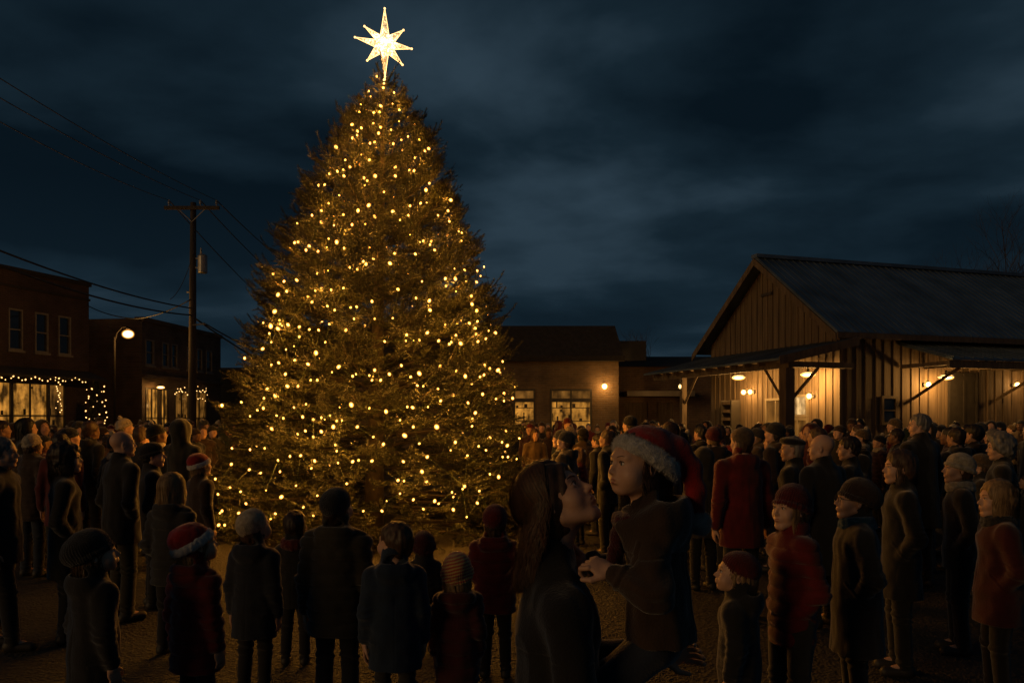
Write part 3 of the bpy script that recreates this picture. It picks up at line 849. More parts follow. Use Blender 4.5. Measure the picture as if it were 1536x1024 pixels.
mb = MB(); mb.hexa([(4.15, yb - .2, 3.902), (13.7, yb - .2, 3.902), (13.7, yb + 8, 3.902), (4.15, yb + 8, 3.902), (4.3, yb + 2.5, 4.5), (13.5, yb + 2.5, 4.5), (13.5, yb + 7, 4.5), (4.3, yb + 7, 4.5)])
b5.part(mb, 'roof', M_roofdark)
mb = MB(); pbox(mb, Vector((4.3, yb + 1.3, 4.05)), Vector((1.2, 0, 0)), Vector((0, 2, 0)), Vector((0, 0, 1.0))); b5.part(mb, 'roof_vent_box', M_dark)
mb = MB(); pbox(mb, Vector((4.4, yb - .9, 2.72)), Vector((2.6, 0, 0)), Vector((0, .895, 0)), Vector((0, 0, .2))); b5.part(mb, 'canopy', M_trim)

# ------------------------------------------------------------------ utility pole, wires, street lamp
px0 = -12.0; py0 = 30.0
pole = empty('utility_pole', (px0, py0, 0)); tag(pole, 'tall wooden utility pole with a crossarm and a transformer drum', 'utility pole')
mb = MB(); mb.tube([(0, 0, 0), (.02, 0, 5), (.05, 0, 9.95)], [.16, .135, .105], 14); mb.build('pole_shaft', M_pole, pole, smooth=True)
mb = MB(); mb.box((.05, -.14, 9.72), (2.05, .1, .12)); mb.build('crossarm', M_pole, pole)
for s_ in (-1, 1):
    mb = MB(); mb.tube([(.05 + s_ * .5, -.15, 9.68), (.05, -.13, 9.2)], .018, 5); mb.build('brace', M_steel, pole)
for xx in (-.85, .32, .92):
    mb = MB(); mb.lathe([(.02, 0), (.02, .08), (.05, .09), (.05, .14), (.03, .16), (.045, .18), (.03, .24)], 10, (.05 + xx, -.14, 9.78)); mb.build('insulator', M_steel, pole)
mb = MB(); mb.lathe([(.15, 0), (.17, .03), (.17, .62), (.175, .64), (.12, .70), (.03, .72)], 16, (.42, -.05, 7.3)); mb.lathe([(.03, .7), (.045, .75), (.03, .8), (.04, .85), (.02, .95)], 8, (.36, -.05, 7.3)); mb.build('transformer', M_steel, pole, smooth=False)
mb = MB(); mb.box((.3, -.05, 7.5), (.3, .06, .05)); mb.box((.3, -.05, 7.85), (.3, .06, .05)); mb.tube([(.05, -.1, 5.35), (.55, -.1, 5.4)], .03, 5); mb.tube([(-.2, 0, 6.6), (.1, 0, 6.6)], .03, 5); mb.build('bracket', M_steel, pole)

def wire(label, pts, r=.012, sag=.3, m=M_cable, grp='overhead wires'):
    P = []
    for a, b_ in zip(pts[:-1], pts[1:]):
        a = Vector(a); b_ = Vector(b_)
        for i in range(16):
            t = i / 16; p = a.lerp(b_, t); p.z -= 4 * sag * t * (1 - t); P.append(p)
    P.append(Vector(pts[-1])); b0 = P[0]
    mb = MB(); mb.tube([p - b0 for p in P], r, 5)
    o = mb.build('overhead_wire', m, None, smooth=True, loc=b0); tag(o, label, 'wire', grp); return o
pt = Vector((px0, py0, 0))
def pw(x, z, y=-.14): return pt + Vector((x, y, z))
# from the crossarm towards the near left (a pole out of frame) and on past the tree
wire('lowest of the three thin wires from the crossarm to the upper left', [at(-60, 150, 15), pw(-.80, 10.0)], .012, .15)
wire('middle of the three thin wires from the crossarm to the upper left', [at(-60, 112, 15), pw(.05 + .32, 10.0)], .012, .15)
wire('highest of the three thin wires from the crossarm to the upper left', [at(-60, 80, 15), pw(.97, 10.0)], .012, .15)
wire('thin wire from the right end of the crossarm down behind the tree', [pw(.97, 10.0), at(560, 470, 60)], .02, .8)
wire('thin wire from the middle of the crossarm down behind the tree', [pw(.37, 10.0), at(540, 500, 60)], .02, .8)
wire('thin wire from the left end of the crossarm down behind the tree', [pw(-.80, 10.0), at(520, 540, 60)], .02, .8)
wire('upper of the two thick cables passing the pole above the left roof', [at(-60, 352, 17), pw(0, 5.98)], .026, .2)
wire('lower of the two thick cables passing the pole above the left roof', [at(-60, 375, 17), pw(0, 5.72)], .028, .25)
wire('thick cable from the pole sagging down behind the tree at its left', [pw(0, 5.72), at(520, 590, 55)], .035, .6)
wire('upper thick cable from the pole behind the tree', [pw(.5, 5.42), at(540, 570, 55)], .03, .6)
wire('service cable from the brick building corner over the street lamp to the pole', [at(133, 459, 36), at(206, 478, 30.5), pw(0, 6.3)], .022, .12)
wire('thin guy wire hanging from the transformer to the cable joint', [pw(.1, 8.0), at(255, 449, 29.5)], .012, .3)
lampp = at(192, 501, 30)
sl_ = empty('street_lamp', (at(172, 600, 30.1).x, 30.1, 0)); tag(sl_, 'slim street lamp glowing orange before the dark second building', 'street lamp')
lx = lampp.x - at(172, 600, 30.1).x; lz = lampp.z
mb = MB(); mb.tube([(0, 0, 0), (0, 0, lz - .1)], [.05, .035], 10); mb.build('lamp_post', M_black, sl_)
mb = MB(); mb.tube([(0, 0, lz - .3), (.1, -.02, lz + .05), (.3, -.05, lz + .26), (lx, -.1, lz + .27)], .02, 8); mb.build('arm', M_black, sl_)
mb = MB(); mb.lathe([(.03, .26), (.05, .25), (.08, .21), (.085, .19), (.06, .185)], 16, (lx, -.1, lz)); mb.build('lamp_shade', M_black, sl_, smooth=True)
o = link('bulb', BALL, E_street, sl_, (lx, -.1, lz)); o.scale = (.27, .23, .22)  # globe oversized so its fading emission stands in for the halo
ld = bpy.data.lights.new('lamp_light', 'POINT'); ld.energy = 230; ld.color = (1.0, 0.47, 0.10); ld.shadow_soft_size = .15
lo = bpy.data.objects.new('lamp_light', ld); COL.objects.link(lo); lo.parent = sl_; lo.location = (lx, -.35, lz - .2)

# ------------------------------------------------------------------ bare trees
def bare_tree(pos, H, seed, label, spread=1.0, r0=.16, levels=6):
    rr = random.Random(seed); root = empty('bare_tree', pos); tag(root, label, 'tree', 'bare winter trees')
    tm = MB(); cm = MB()
    def grow(p, d, L, r, lev):
        n = 3; pts = [p]; rads = [r]
        for i in range(n):
            d = (d + Vector((rr.uniform(-.25, .25), rr.uniform(-.25, .25), rr.uniform(-.1, .2)))).normalized()
            p = p + d * L / n; pts.append(p); rads.append(r * (1 - .35 * (i + 1) / n))
        (tm if lev < 1 else cm).tube(pts, rads, 6 if lev < 2 else 3, cap=False)
        if lev >= levels: return
        for k in range(3 if lev < 4 else 4):
            nd = (d + Vector((rr.uniform(-1, 1), rr.uniform(-1, 1), rr.uniform(-.2, .7))) * .8 * spread).normalized()
            grow(pts[rr.choice((2, 3, 3))], nd, L * rr.uniform(.6, .85), rads[-1] * .72, lev + 1)
    grow(Vector((0, 0, 0)), Vector((0, 0, 1)), H * .3, r0, 0)
    tm.build('trunk', M_bark, root); cm.build('crown', M_bark, root)
bare_tree((9.8, 52, 0), 9.5, 3, 'small bare tree behind the low storage building, left of the barn', 1.0, .14, 5)
bare_tree((13.0, 50, 0), 7.0, 5, 'lower bare tree close to the left eave of the barn', 1.0, .12, 5)
bare_tree((24.3, 40, 0), 13.5, 8, 'large bare tree rising behind the right end of the barn roof', 1.1, .3, 6)
# ------------------------------------------------------------------ the big Christmas tree
TC = Vector((-2.25, 13.0, 0)); TH = 7.42
def axis(z): return np.array([TC.x + .18 * z / TH, TC.y + 0 * z])
PZ = np.array([0.0, .25, .5, 1.04, 1.7, 2.56, 3.42, 3.86, 4.29, 5.05, 5.37, 6.02, 6.46, 7.0, 7.2, 7.42])
PR = np.array([2.55, 2.55, 2.52, 2.50, 2.38, 2.17, 2.02, 1.93, 1.77, 1.42, 1.25, .92, .68, .38, .26, .05])
def rad(z): return np.interp(z, PZ, PR)
def tier(z, th):
    """boughs bulge out in uneven tiers"""
    q = np.array([[math.cos(th) * 1.6, math.sin(th) * 1.6, z * .9]])
    return 1 + .055 * math.sin(z * 8.5 + 3.0 * vnoise(q, .9, 31)[0]) + .05 * vnoise(q, 1.5, 32)[0]
xt = empty('christmas_tree', TC); tag(xt, 'towering full spruce Christmas tree covered in warm lights', 'Christmas tree')

def needle_mat():
    m, n, l, b = newmat('spruce_needles')
    b.inputs['Roughness'].default_value = 0.55
    b.inputs['Specular IOR Level'].default_value = 0.35
    tc = N(n, 'ShaderNodeTexCoord')
    no = N(n, 'ShaderNodeTexNoise'); no.inputs['Scale'].default_value = 2.3; no.inputs['Detail'].default_value = 4
    l.new(tc.outputs['Object'], no.inputs['Vector'])
    cr = N(n, 'ShaderNodeValToRGB'); cr.color_ramp.elements[0].position = .32; cr.color_ramp.elements[1].position = .68
    cr.color_ramp.elements[0].color = (0.010, 0.013, 0.006, 1); cr.color_ramp.elements[1].color = (0.038, 0.041, 0.015, 1)
    l.new(no.outputs['Fac'], cr.inputs[0]); l.new(cr.outputs[0], b.inputs['Base Color'])
    return m
M_needle = needle_mat()

def build_crown():
    r_ = np.random.default_rng(5)
    twA, twB, twS = [], [], []           # twig start, end, needle length scale
    limbs = MB()
    nb = 560
    for i in range(nb):
        # tip height with density following the girth
        while True:
            zt = r_.uniform(0.05, TH - .05)
            if r_.uniform(0, 2.6) < rad(zt) + .35: break
        th = r_.uniform(0, 2 * math.pi)
        Rt = rad(zt) * tier(zt, th) * r_.uniform(.84, 1.0) + (r_.uniform(.08, .30) if r_.random() < .3 else 0) * (1 if zt > 1 else .4)
        frac = zt / TH
        ang = R(4 + 44 * max(0, frac - .12) ** 1.1)      # rise of the branch
        L = Rt / math.cos(ang)
        z0 = max(.12, zt - Rt * math.tan(ang))
        a0 = axis(z0); a1 = axis(zt)
        P0 = np.array([a0[0], a0[1], z0])
        P3 = np.array([a1[0] + Rt * math.cos(th), a1[1] + Rt * math.sin(th), zt])
        out = np.array([math.cos(th), math.sin(th), 0])
        P1 = P0 + out * Rt * .4 + np.array([0, 0, (zt - z0) * .38 + .02 * Rt])
        P2 = P3 - out * Rt * .28 * (1 - .3 * frac) - np.array([0, 0, .06 + .12 * frac + .10 * Rt * .5])
        def bez(t): return (1 - t) ** 3 * P0 + 3 * (1 - t) ** 2 * t * P1 + 3 * (1 - t) * t * t * P2 + t ** 3 * P3
        pts = [bez(t) for t in np.linspace(.15 if Rt > .6 else .02, 1, 8)]
        if i % 3 == 0:
            limbs.tube([Vector(p) - TC for p in pts], [0.018 * (1 - .8 * j / 7) * (.5 + .4 * Rt) + .003 for j in range(8)], 5)
        # twigs fanning from the outer part
        tmin = max(.2, 1 - 1.15 / max(L, .3))
        nt = int(8 + 13 * min(1.0, L / 1.5))
        side = np.cross(out, [0, 0, 1]); side /= np.linalg.norm(side)
        for j in range(nt):
            t = tmin + (1 - tmin) * (j + r_.uniform(0, 1)) / nt
            p = bez(t); q = bez(min(1, t + .03)); f = q - p if t < .97 else bez(1) - bez(.95)
            f = f / (np.linalg.norm(f) + 1e-9)
            sgn = 1 if j % 2 else -1
            ln = (.13 + .26 * (1 - t) / (1 - tmin + 1e-6)) * r_.uniform(.7, 1.25) * (.55 + .45 * min(1, L / 1.3))
            d = f * .75 + side * sgn * r_.uniform(.4, .95) + np.array([0, 0, r_.uniform(-.28, .30)])
            d /= np.linalg.norm(d)
            e_ = p + d * ln; e_[2] += .25 * ln * r_.uniform(-.4, .6)
            twA.append(p); twB.append(e_); twS.append(1.0)
            if ln > .2:
                for s2 in (-1, 1):
                    pp = p + (e_ - p) * r_.uniform(.35, .6); dd = d + f * .5 + side * s2 * .6 + np.array([0, 0, r_.uniform(-.3, .4)]); dd /= np.linalg.norm(dd)
                    twA.append(pp); twB.append(pp + dd * ln * .5); twS.append(.9)
        # leader tip: brush standing out and curving up
        tl = r_.uniform(.12, .28) * (1.15 if frac > .35 else .8)
        d = bez(1) - bez(.9); d /= np.linalg.norm(d); d = d + np.array([0, 0, .30 + .65 * frac]); d /= np.linalg.norm(d)
        twA.append(bez(.9)); twB.append(P3); twS.append(1.1)
        mid = P3 + d * tl * .55; d2_ = d + np.array([0, 0, .35]); d2_ /= np.linalg.norm(d2_)
        twA.append(P3); twB.append(mid); twS.append(1.1)
        twA.append(mid); twB.append(mid + d2_ * tl * .4); twS.append(1.1)
    # fluffy outer shell of sprigs, thinner where the crown has its dark pockets
    ns = 0
    while ns < 6300:
        zt = r_.uniform(.03, TH - .12) if ns > 700 else r_.uniform(.03, .45)
        if r_.uniform(0, 2.6) > rad(zt) + .12: continue
        th = r_.uniform(0, 2 * math.pi); out = np.array([math.cos(th), math.sin(th), 0]); frac = zt / TH
        c_ = axis(zt); q0 = np.array([[c_[0] + rad(zt) * out[0], c_[1] + rad(zt) * out[1], zt * 1.6]])
        if vnoise(q0, 2.3, 12)[0] < -.22 + .25 * r_.uniform(-1, 1): continue
        ns += 1
        rr = rad(zt) * tier(zt, th) * r_.uniform(.72, .95) - .05
        p = np.array([c_[0] + rr * out[0], c_[1] + rr * out[1], zt]); side = np.array([-out[1], out[0], 0])
        d = out + side * r_.normal(0, .42) + np.array([0, 0, .10 + .75 * frac + r_.normal(0, .22)]); d /= np.linalg.norm(d)
        ln = r_.uniform(.15, .30) * (1 if zt > .4 else .7) * (1 if frac < .85 else .8)
        e_ = p + d * ln; twA.append(p); twB.append(e_); twS.append(.95)
        for j in range(5):
            t = .15 + .16 * j; sg = 1 if j % 2 else -1; pp = p + d * ln * t
            dd = d * .8 + side * sg * r_.uniform(.4, .9) + np.array([0, 0, r_.uniform(-.5, .5)]); dd /= np.linalg.norm(dd)
            twA.append(pp); twB.append(pp + dd * ln * .55 * (1.1 - t * .5)); twS.append(.95)
    # top whorl
    for i in range(16):
        th = i * 2.4; z = TH - .75 + .045 * i
        a = np.array([axis(z)[0], axis(z)[1], z]); d = np.array([math.cos(th) * .75, math.sin(th) * .75, 1.0]); d /= np.linalg.norm(d)
        b = a + d * r_.uniform(.3, .5); twA.append(a); twB.append(b); twS.append(1.1)
    A = np.array(twA); Bv = np.array(twB); S = np.array(twS)
    D = Bv - A; Ln = np.linalg.norm(D, axis=1)
    keep = (Ln > .02) & (Bv[:, 2] > .02) & (A[:, 2] > .02); A, D, Ln, S = A[keep], D[keep], Ln[keep], S[keep]
    U = D / Ln[:, None]
    cnt = np.maximum(8, (Ln * 205 * np.where(S > 1.05, 2.3, 1.0)).astype(int))
    idx = np.repeat(np.arange(len(A)), cnt); n = len(idx)
    t = r_.uniform(0, 1.0, n)
    base = A[idx] + D[idx] * t[:, None]
    u = U[idx]
    ref = np.where(np.abs(u[:, 2:3]) < .9, np.array([[0, 0, 1.0]]), np.array([[1.0, 0, 0]]))
    s1_ = np.cross(u, ref); s1_ /= np.linalg.norm(s1_, axis=1)[:, None]; s2_ = np.cross(u, s1_)
    ph = r_.uniform(0, 2 * math.pi, n)
    rad_ = s1_ * np.cos(ph)[:, None] + s2_ * np.sin(ph)[:, None]
    sp_ = r_.uniform(.55, 1.0, n)[:, None]
    nd = u * (1.05 - sp_ * .45) + rad_ * sp_; nd /= np.linalg.norm(nd, axis=1)[:, None]
    nl = r_.uniform(.022, .038, n) * np.where(S[idx] > 1.05, 1.35, 1.0)
    nw = .0042
    wv = np.cross(nd, rad_ + .3 * u); wv /= (np.linalg.norm(wv, axis=1)[:, None] + 1e-9)
    V = np.empty((n, 3, 3)); V[:, 0] = base + wv * nw; V[:, 1] = base - wv * nw; V[:, 2] = base + nd * nl[:, None]
    V = V.reshape(-1, 3) - np.array(TC)
    Fq = np.arange(n * 3).reshape(-1, 3)
    print('needles', n, 'twigs', len(A))
    link('crown', mesh_np('crown', V, Fq, smooth=False), M_needle, xt)
    # twig wood
    k = len(A); s1t = np.cross(U, np.where(np.abs(U[:, 2:3]) < .9, np.array([[0, 0, 1.0]]), np.array([[1.0, 0, 0]]))); s1t /= np.linalg.norm(s1t, axis=1)[:, None]; s2t = np.cross(U, s1t)
    VV = np.empty((k, 4, 3)); w_ = .0035
    VV[:, 0] = A + s1t * w_; VV[:, 1] = A - s1t * .5 * w_ + s2t * w_; VV[:, 2] = A - s1t * .5 * w_ - s2t * w_; VV[:, 3] = A + D
    VV = VV.reshape(-1, 3) - np.array(TC); b4_ = np.arange(k)[:, None] * 4
    FF = np.concatenate([b4_ + np.array([[0, 1, 3]]), b4_ + np.array([[1, 2, 3]]), b4_ + np.array([[2, 0, 3]])])
    link('twigs', mesh_np('twigs', VV, FF, smooth=False), M_bark, xt)
    limbs.build('branches', M_bark, xt, smooth=True)
build_crown()
mb = MB(); mb.tube([(0, 0, 0), (.05, 0, 2.5), (.17, 0, 7.2)], [.17, .11, .02], 12); mb.build('trunk', M_bark, xt, smooth=True)

# potted evergreen crown at the shop corner
def small_crown():
    tr, pc = POTTED
    r_ = np.random.default_rng(9); n = 9000
    z = r_.uniform(.6, 3.4, n); a = r_.uniform(0, 2 * math.pi, n); rr = (.42 * (1 - (z - .6) / 3.4)) * r_.uniform(.3, 1, n) ** .5
    base = np.stack([rr * np.cos(a), rr * np.sin(a), z], 1); d = np.stack([np.cos(a), np.sin(a), r_.uniform(-.2, 1.2, n)], 1) + r_.normal(0, .4, (n, 3)); d /= np.linalg.norm(d, axis=1)[:, None]
    w_ = np.cross(d, r_.normal(0, 1, (n, 3))); w_ /= np.linalg.norm(w_, axis=1)[:, None]
    V = np.stack([base + w_ * .008, base - w_ * .008, base + d * .09], 1).reshape(-1, 3)
    link('crown', mesh_np('crown', V, np.arange(3 * n).reshape(-1, 3), smooth=False), M_needle, tr)
small_crown()

# bulbs: rows of the photograph's lights, each put on the tree's real surface
BP = """565,115 575,132 553,137 556,145 591,139 571,159 589,156 541,157 539,168 561,169 569,168 599,165 560,185 599,182 622,187 528,187 542,192 571,191 587,195 568,200 536,197 536,203 529,207 612,205 602,210 629,210 555,215 562,213 585,215 590,216 504,221 643,223 637,227 542,232 518,240 622,237
535,244 539,247 554,240 495,252 506,257 515,255 525,251 516,264 494,261 546,267 551,271 547,278 563,264 593,251 593,264 614,255 621,256 636,241 487,277 478,278 509,293 576,288 644,275 639,285 493,305 482,316 468,323 515,322 500,324 537,316 482,333 501,338 446,335 528,337 548,336 518,346 562,325 589,317 553,308 615,309 631,305 640,304 613,323 600,330 657,323 493,358 505,363 516,372 490,371 464,369 459,375 477,377 442,364 447,363 554,372 615,352 630,363 635,361 647,362 645,367 652,375 592,380 623,381 585,395 560,388 549,396 545,392 525,401 536,404 492,406 476,410 410,411
665,298 676,300 672,316 674,332 671,353 688,347 693,349 692,361 682,403 697,405 716,406 726,400 721,414 668,418 683,418
426,422 445,420 430,437 417,442 473,436 482,432 497,435 515,432 462,445 468,453 491,459 502,465 526,461 535,460 558,452 412,467 395,484 419,480 406,489 420,486 423,488 432,487 417,493 449,490 464,494 478,495 494,486 531,478 562,478 519,495 404,500 449,505 407,513 429,524 441,519 394,523 488,513 367,537 474,529 442,540 407,547 418,544 462,546 428,561 498,558 508,550 476,570 466,570 534,561 529,564 554,563 562,555 558,570 571,570 373,574 447,579 577,512 431,579
633,422 597,434 699,421 715,423 669,429 684,437 707,444 708,456 715,466 624,447 644,451 645,465 589,477 716,482 713,492 704,485 686,486 692,481 668,487 641,499 610,502 609,511 620,511 629,510 658,511 684,503 677,513 674,516 691,515 715,502 733,496 743,499 729,508 717,512 754,542 727,547 735,552 747,555 726,562 720,565 698,564 684,556 660,549 602,548 584,561 616,565 629,560 635,579 626,578
401,583 396,597 362,603 413,593 333,608 395,612 386,615 441,611 459,606 375,624 415,623 425,627 454,625 470,629 482,626 495,623 505,631 513,630 527,607 554,612 408,643 446,651 458,646 482,647 536,640 348,672 375,674 397,672 503,667 505,676 507,694 417,690 435,684 451,683 472,691 467,702 529,692 538,690 558,691 347,696 374,704 391,709 420,707 323,718 345,731 327,741 361,737 399,735 422,745 444,728 476,743 369,755 333,766 330,769 358,769 413,770 337,787 328,787 470,773 545,766 406,778
657,583 680,592 724,591 661,601 702,604 744,598 756,590 756,601 772,580 769,597 611,610 619,611 642,610 579,617 713,619 709,628 708,639 607,653 629,665 575,666 683,663 676,675 735,656 718,669 729,675 753,663 761,668 759,646 779,657 701,683 641,685 605,692 754,685 762,685 775,688 633,707 597,720 606,721 735,711 748,715 697,729 694,733 678,738 680,745 719,736 620,749 652,751 658,755 635,763 716,754 580,751 573,766 772,741 680,764 500,640 560,655 620,640 600,630 470,655 655,640 520,725 455,760 600,740 640,722 735,770 700,775"""
def surf(px, py):
    """first point of the ray through a photo pixel that lies on the crown"""
    d = np.array([(px - 768) / F, 1.0, (HZ - py) / F]); best = None
    for Y in np.arange(10.0, 15.0, .02):
        p = np.array([0, 0, CAMZ]) + d * Y
        if p[2] < .15 or p[2] > TH + .1: continue
        a = axis(p[2]); g = math.hypot(p[0] - a[0], p[1] - a[1]) - (rad(p[2]) - .045)
        if g < 0: return p
        if best is None or g < best[0]: best = (g, p)
    return best[1]
bl = []
for tok in BP.split():
    x, y = tok.split(','); bl.append(surf(float(x), float(y)))
fr = len(bl)
for i in range(150):      # the far side, unseen from here but lit
    z = None
    while z is None or rng.uniform(0, 2.6) > rad(z): z = rng.uniform(.4, TH - .3)
    th = rng.uniform(.12, .88) * math.pi; a = axis(z); r0 = rad(z)
    bl.append(np.array([a[0] + r0 * math.cos(th), a[1] + r0 * math.sin(th), z]))
bl = np.array(bl)
FIL = []
for pw_ in (2.0, 3.5, 5.6):
    fd = bpy.data.lights.new('filament', 'POINT'); fd.energy = pw_; fd.color = (1.0, .385, .04); fd.shadow_soft_size = .008; FIL.append(fd)
loops = ['topmost loop of warm lights just below the star', 'second loop of lights from the star', 'third loop of lights from the star',
         'fourth loop of lights from the star', 'loop of lights a little above the middle of the tree', 'loop of lights round the middle of the tree',
         'loop of lights a little below the middle of the tree', 'fourth loop of lights from the ground', 'third loop of lights from the ground', 'second loop of lights from the ground', 'lowest loop of lights near the ground']
order = np.argsort(-bl[:, 2]); nl_ = len(loops); chunks = np.array_split(order, nl_)
for k, (ch, lab) in enumerate(zip(chunks, loops)):
    P = bl[ch]; c = np.array([axis(z) for z in P[:, 2]]); th = np.arctan2(P[:, 1] - c[:, 1], P[:, 0] - c[:, 0])
    P = P[np.argsort(th)]
    root = empty('light_strand', P[0]); tag(root, lab + ' on the Christmas tree' if 'tree' not in lab else lab, 'string lights', 'strands of warm lights on the Christmas tree')
    b0 = Vector(P[0]); mb = MB(); path = []
    for i in range(len(P)):
        p = P[i]; q = P[(i + 1) % len(P)]
        if i == len(P) - 1: break
        a = axis((p[2] + q[2]) / 2); pr = math.hypot(*(p[:2] - axis(p[2]))); qr = math.hypot(*(q[:2] - axis(q[2])))
        t0 = math.atan2(p[1] - axis(p[2])[1], p[0] - axis(p[2])[0]); t1 = math.atan2(q[1] - axis(q[2])[1], q[0] - axis(q[2])[0])
        m = max(1, int(abs(t1 - t0) * 4) + 1)
        for j in range(m):
            t = j / m; zz_ = p[2] + (q[2] - p[2]) * t; ax_ = axis(zz_); r0 = (pr + (qr - pr) * t) - .05 * math.sin(math.pi * t); tt = t0 + (t1 - t0) * t
            path.append(Vector((ax_[0] + r0 * math.cos(tt), ax_[1] + r0 * math.sin(tt), zz_ - .03 * math.sin(math.pi * t))) - b0)
    path.append(Vector(P[-1]) - b0)
    mb.tube(path, .0035, 3); mb.build('wire', M_wirecord, root)
    for p in P:
        o = link('bulb', BULB, E_bulb, root, Vector(p) - b0)
        s_ = .0240 * math.exp(rng.gauss(0, .26)); o.scale = (s_, s_, s_ * 1.2); o.rotation_euler = (rng.uniform(-1, 1), rng.uniform(-1, 1), 0)
        lo = bpy.data.objects.new('bulb_light', FIL[min(2, max(0, int(rng.gauss(1.4, .7))))]); COL.objects.link(lo); lo.parent = root; lo.location = Vector(p) - b0

# star
def star_mat():
    m, n, l, b = newmat('lit_star')
    tc = N(n, 'ShaderNodeTexCoord'); vo = N(n, 'ShaderNodeTexVoronoi'); vo.inputs['Scale'].default_value = 34
    l.new(tc.outputs['Object'], vo.inputs['Vector'])
    no = N(n, 'ShaderNodeTexNoise'); no.inputs['Scale'].default_value = 9; no.inputs['Detail'].default_value = 3; l.new(tc.outputs['Object'], no.inputs['Vector'])
    mr = N(n, 'ShaderNodeMapRange'); mr.inputs['From Min'].default_value = .0; mr.inputs['From Max'].default_value = .55; mr.inputs['To Min'].default_value = 2.6; mr.inputs['To Max'].default_value = .30
    l.new(vo.outputs['Distance'], mr.inputs[0])
    mu = N(n, 'ShaderNodeMath', operation='MULTIPLY'); l.new(mr.outputs[0], mu.inputs[0])
    m2 = N(n, 'ShaderNodeMapRange'); m2.inputs['From Min'].default_value = .35; m2.inputs['From Max'].default_value = .65; m2.inputs['To Min'].default_value = .45; m2.inputs['To Max'].default_value = 1.9
    l.new(no.outputs['Fac'], m2.inputs[0]); l.new(m2.outputs[0], mu.inputs[1])
    b.inputs['Base Color'].default_value = (.8, .7, .5, 1); b.inputs['Emission Color'].default_value = (1.0, .66, .32, 1)
    ln = N(n, 'ShaderNodeVectorMath', operation='LENGTH'); l.new(tc.outputs['Object'], ln.inputs[0])
    m3 = N(n, 'ShaderNodeMapRange'); m3.inputs['From Min'].default_value = .04; m3.inputs['From Max'].default_value = .30; m3.inputs['To Min'].default_value = 4.5; m3.inputs['To Max'].default_value = .9
    l.new(ln.outputs['Value'], m3.inputs[0]); m4 = N(n, 'ShaderNodeMath', operation='MULTIPLY'); l.new(mu.outputs[0], m4.inputs[0]); l.new(m3.outputs[0], m4.inputs[1])
    l.new(m4.outputs[0], b.inputs['Emission Strength'])
    return m
SCN = at(577, 67, 13.0)
st = empty('tree_star', SCN); tag(st, 'glowing eight pointed star on top of the tree', 'star')
st.rotation_euler = (0, 0, R(5))
arms = [(90, .585), (39, .39), (-7, .44), (-48, .43), (-90, .57), (-136, .39), (-191.5, .487), (-221, .43)]
mb = MB(); V = [(0, -.085, 0), (0, .085, 0)]; ring = []
angs = [a for a, _ in arms]
for i, (a, r_) in enumerate(arms):
    nx_ = arms[(i + 1) % 8][0]
    if nx_ > a: nx_ -= 360
    am = (a + nx_) / 2
    V.append((r_ * math.cos(R(a)), 0, r_ * math.sin(R(a)))); V.append((.163 * math.cos(R(am)), 0, .163 * math.sin(R(am))))
Fs = []
for i in range(16):
    j = (i + 1) % 16
    Fs += [(0, 2 + j, 2 + i), (1, 2 + i, 2 + j)]
mb.add(V, Fs); mb.build('star_body', star_mat(), st)
mb = MB()
for i in range(16):
    a = 2 + i; b_ = 2 + (i + 1) % 16
    mb.tube([V[a], V[b_]], .006, 5)
E_gold = emit('star_edge', (1.0, .60, .22), 2.6)
mb.build('star_edge', E_gold, st)
for i, (a, r_) in enumerate(arms):
    o = link('bulb', BALL, E_gold, st, (r_ * math.cos(R(a)), 0, r_ * math.sin(R(a)))); o.scale = (.017,) * 3
    for t in (.35, .6, .8):
        for s_ in (-1, 1):
            if rng.random() < .8:
                o = link('bulb', BULB, E_gold, st, (r_ * t * math.cos(R(a)) + rng.uniform(-.01, .01), s_ * .085 * (1 - t), r_ * t * math.sin(R(a)))); o.scale = (.011,) * 3
for i in range(5):
    o = link('bulb', BULB, E_gold, st, (rng.uniform(-.015, .015), -.03, -.48 - i * .055)); o.scale = (.016,) * 3
mb = MB(); mb.tube([(0, .03, -.1), (0, .03, -.85)], .012, 6); mb.build('mast', M_steel, st)
# ------------------------------------------------------------------ people
def fabric(name, col, sheen=0.45, bump=.35, bscale=140, var=.3, rough=.85, scale=9):
    return mat(name, col, rough=rough, var=var, scale=scale, bump=bump, bscale=bscale, sheen=sheen, spec=.25)
FAB = dict(
    black=(0.0086, 0.0079, 0.0079), navy=(0.0072, 0.0101, 0.0187), blue=(0.0086, 0.0187, 0.0396), grey=(0.0360, 0.0338, 0.0317), olive=(0.0288, 0.0245, 0.0144),
    brown=(0.0360, 0.0202, 0.0115), tan=(0.0936, 0.0612, 0.0324), red=(0.105, 0.0065, 0.0055), darkred=(0.0792, 0.0072, 0.0072), burgundy=(0.0504, 0.0072, 0.0086),
    green=(0.0108, 0.0202, 0.0130), cream=(0.3600, 0.3040, 0.2160), charcoal=(0.0180, 0.0173, 0.0173), plum=(0.0252, 0.0086, 0.0144), denim=(0.0158, 0.0216, 0.0360), rust=(0.0864, 0.0252, 0.0101),
    teal=(0.0096, 0.0560, 0.0960), white=(0.6200, 0.5800, 0.5200))
WORDS = dict(black='black', navy='navy', blue='dark blue', grey='grey', olive='olive', brown='brown', tan='tan', red='red', darkred='dark red', burgundy='burgundy',
             green='dark green', cream='cream', charcoal='charcoal', plum='plum', denim='denim', rust='rust brown', teal='blue', white='white')
def fm(c): return fabric('fabric_' + c, FAB[c])
def knit(c):
    return mat('knit_' + c, FAB[c], rough=.95, var=.35, scale=40, bump=.9, bscale=170, sheen=.35, spec=.2)
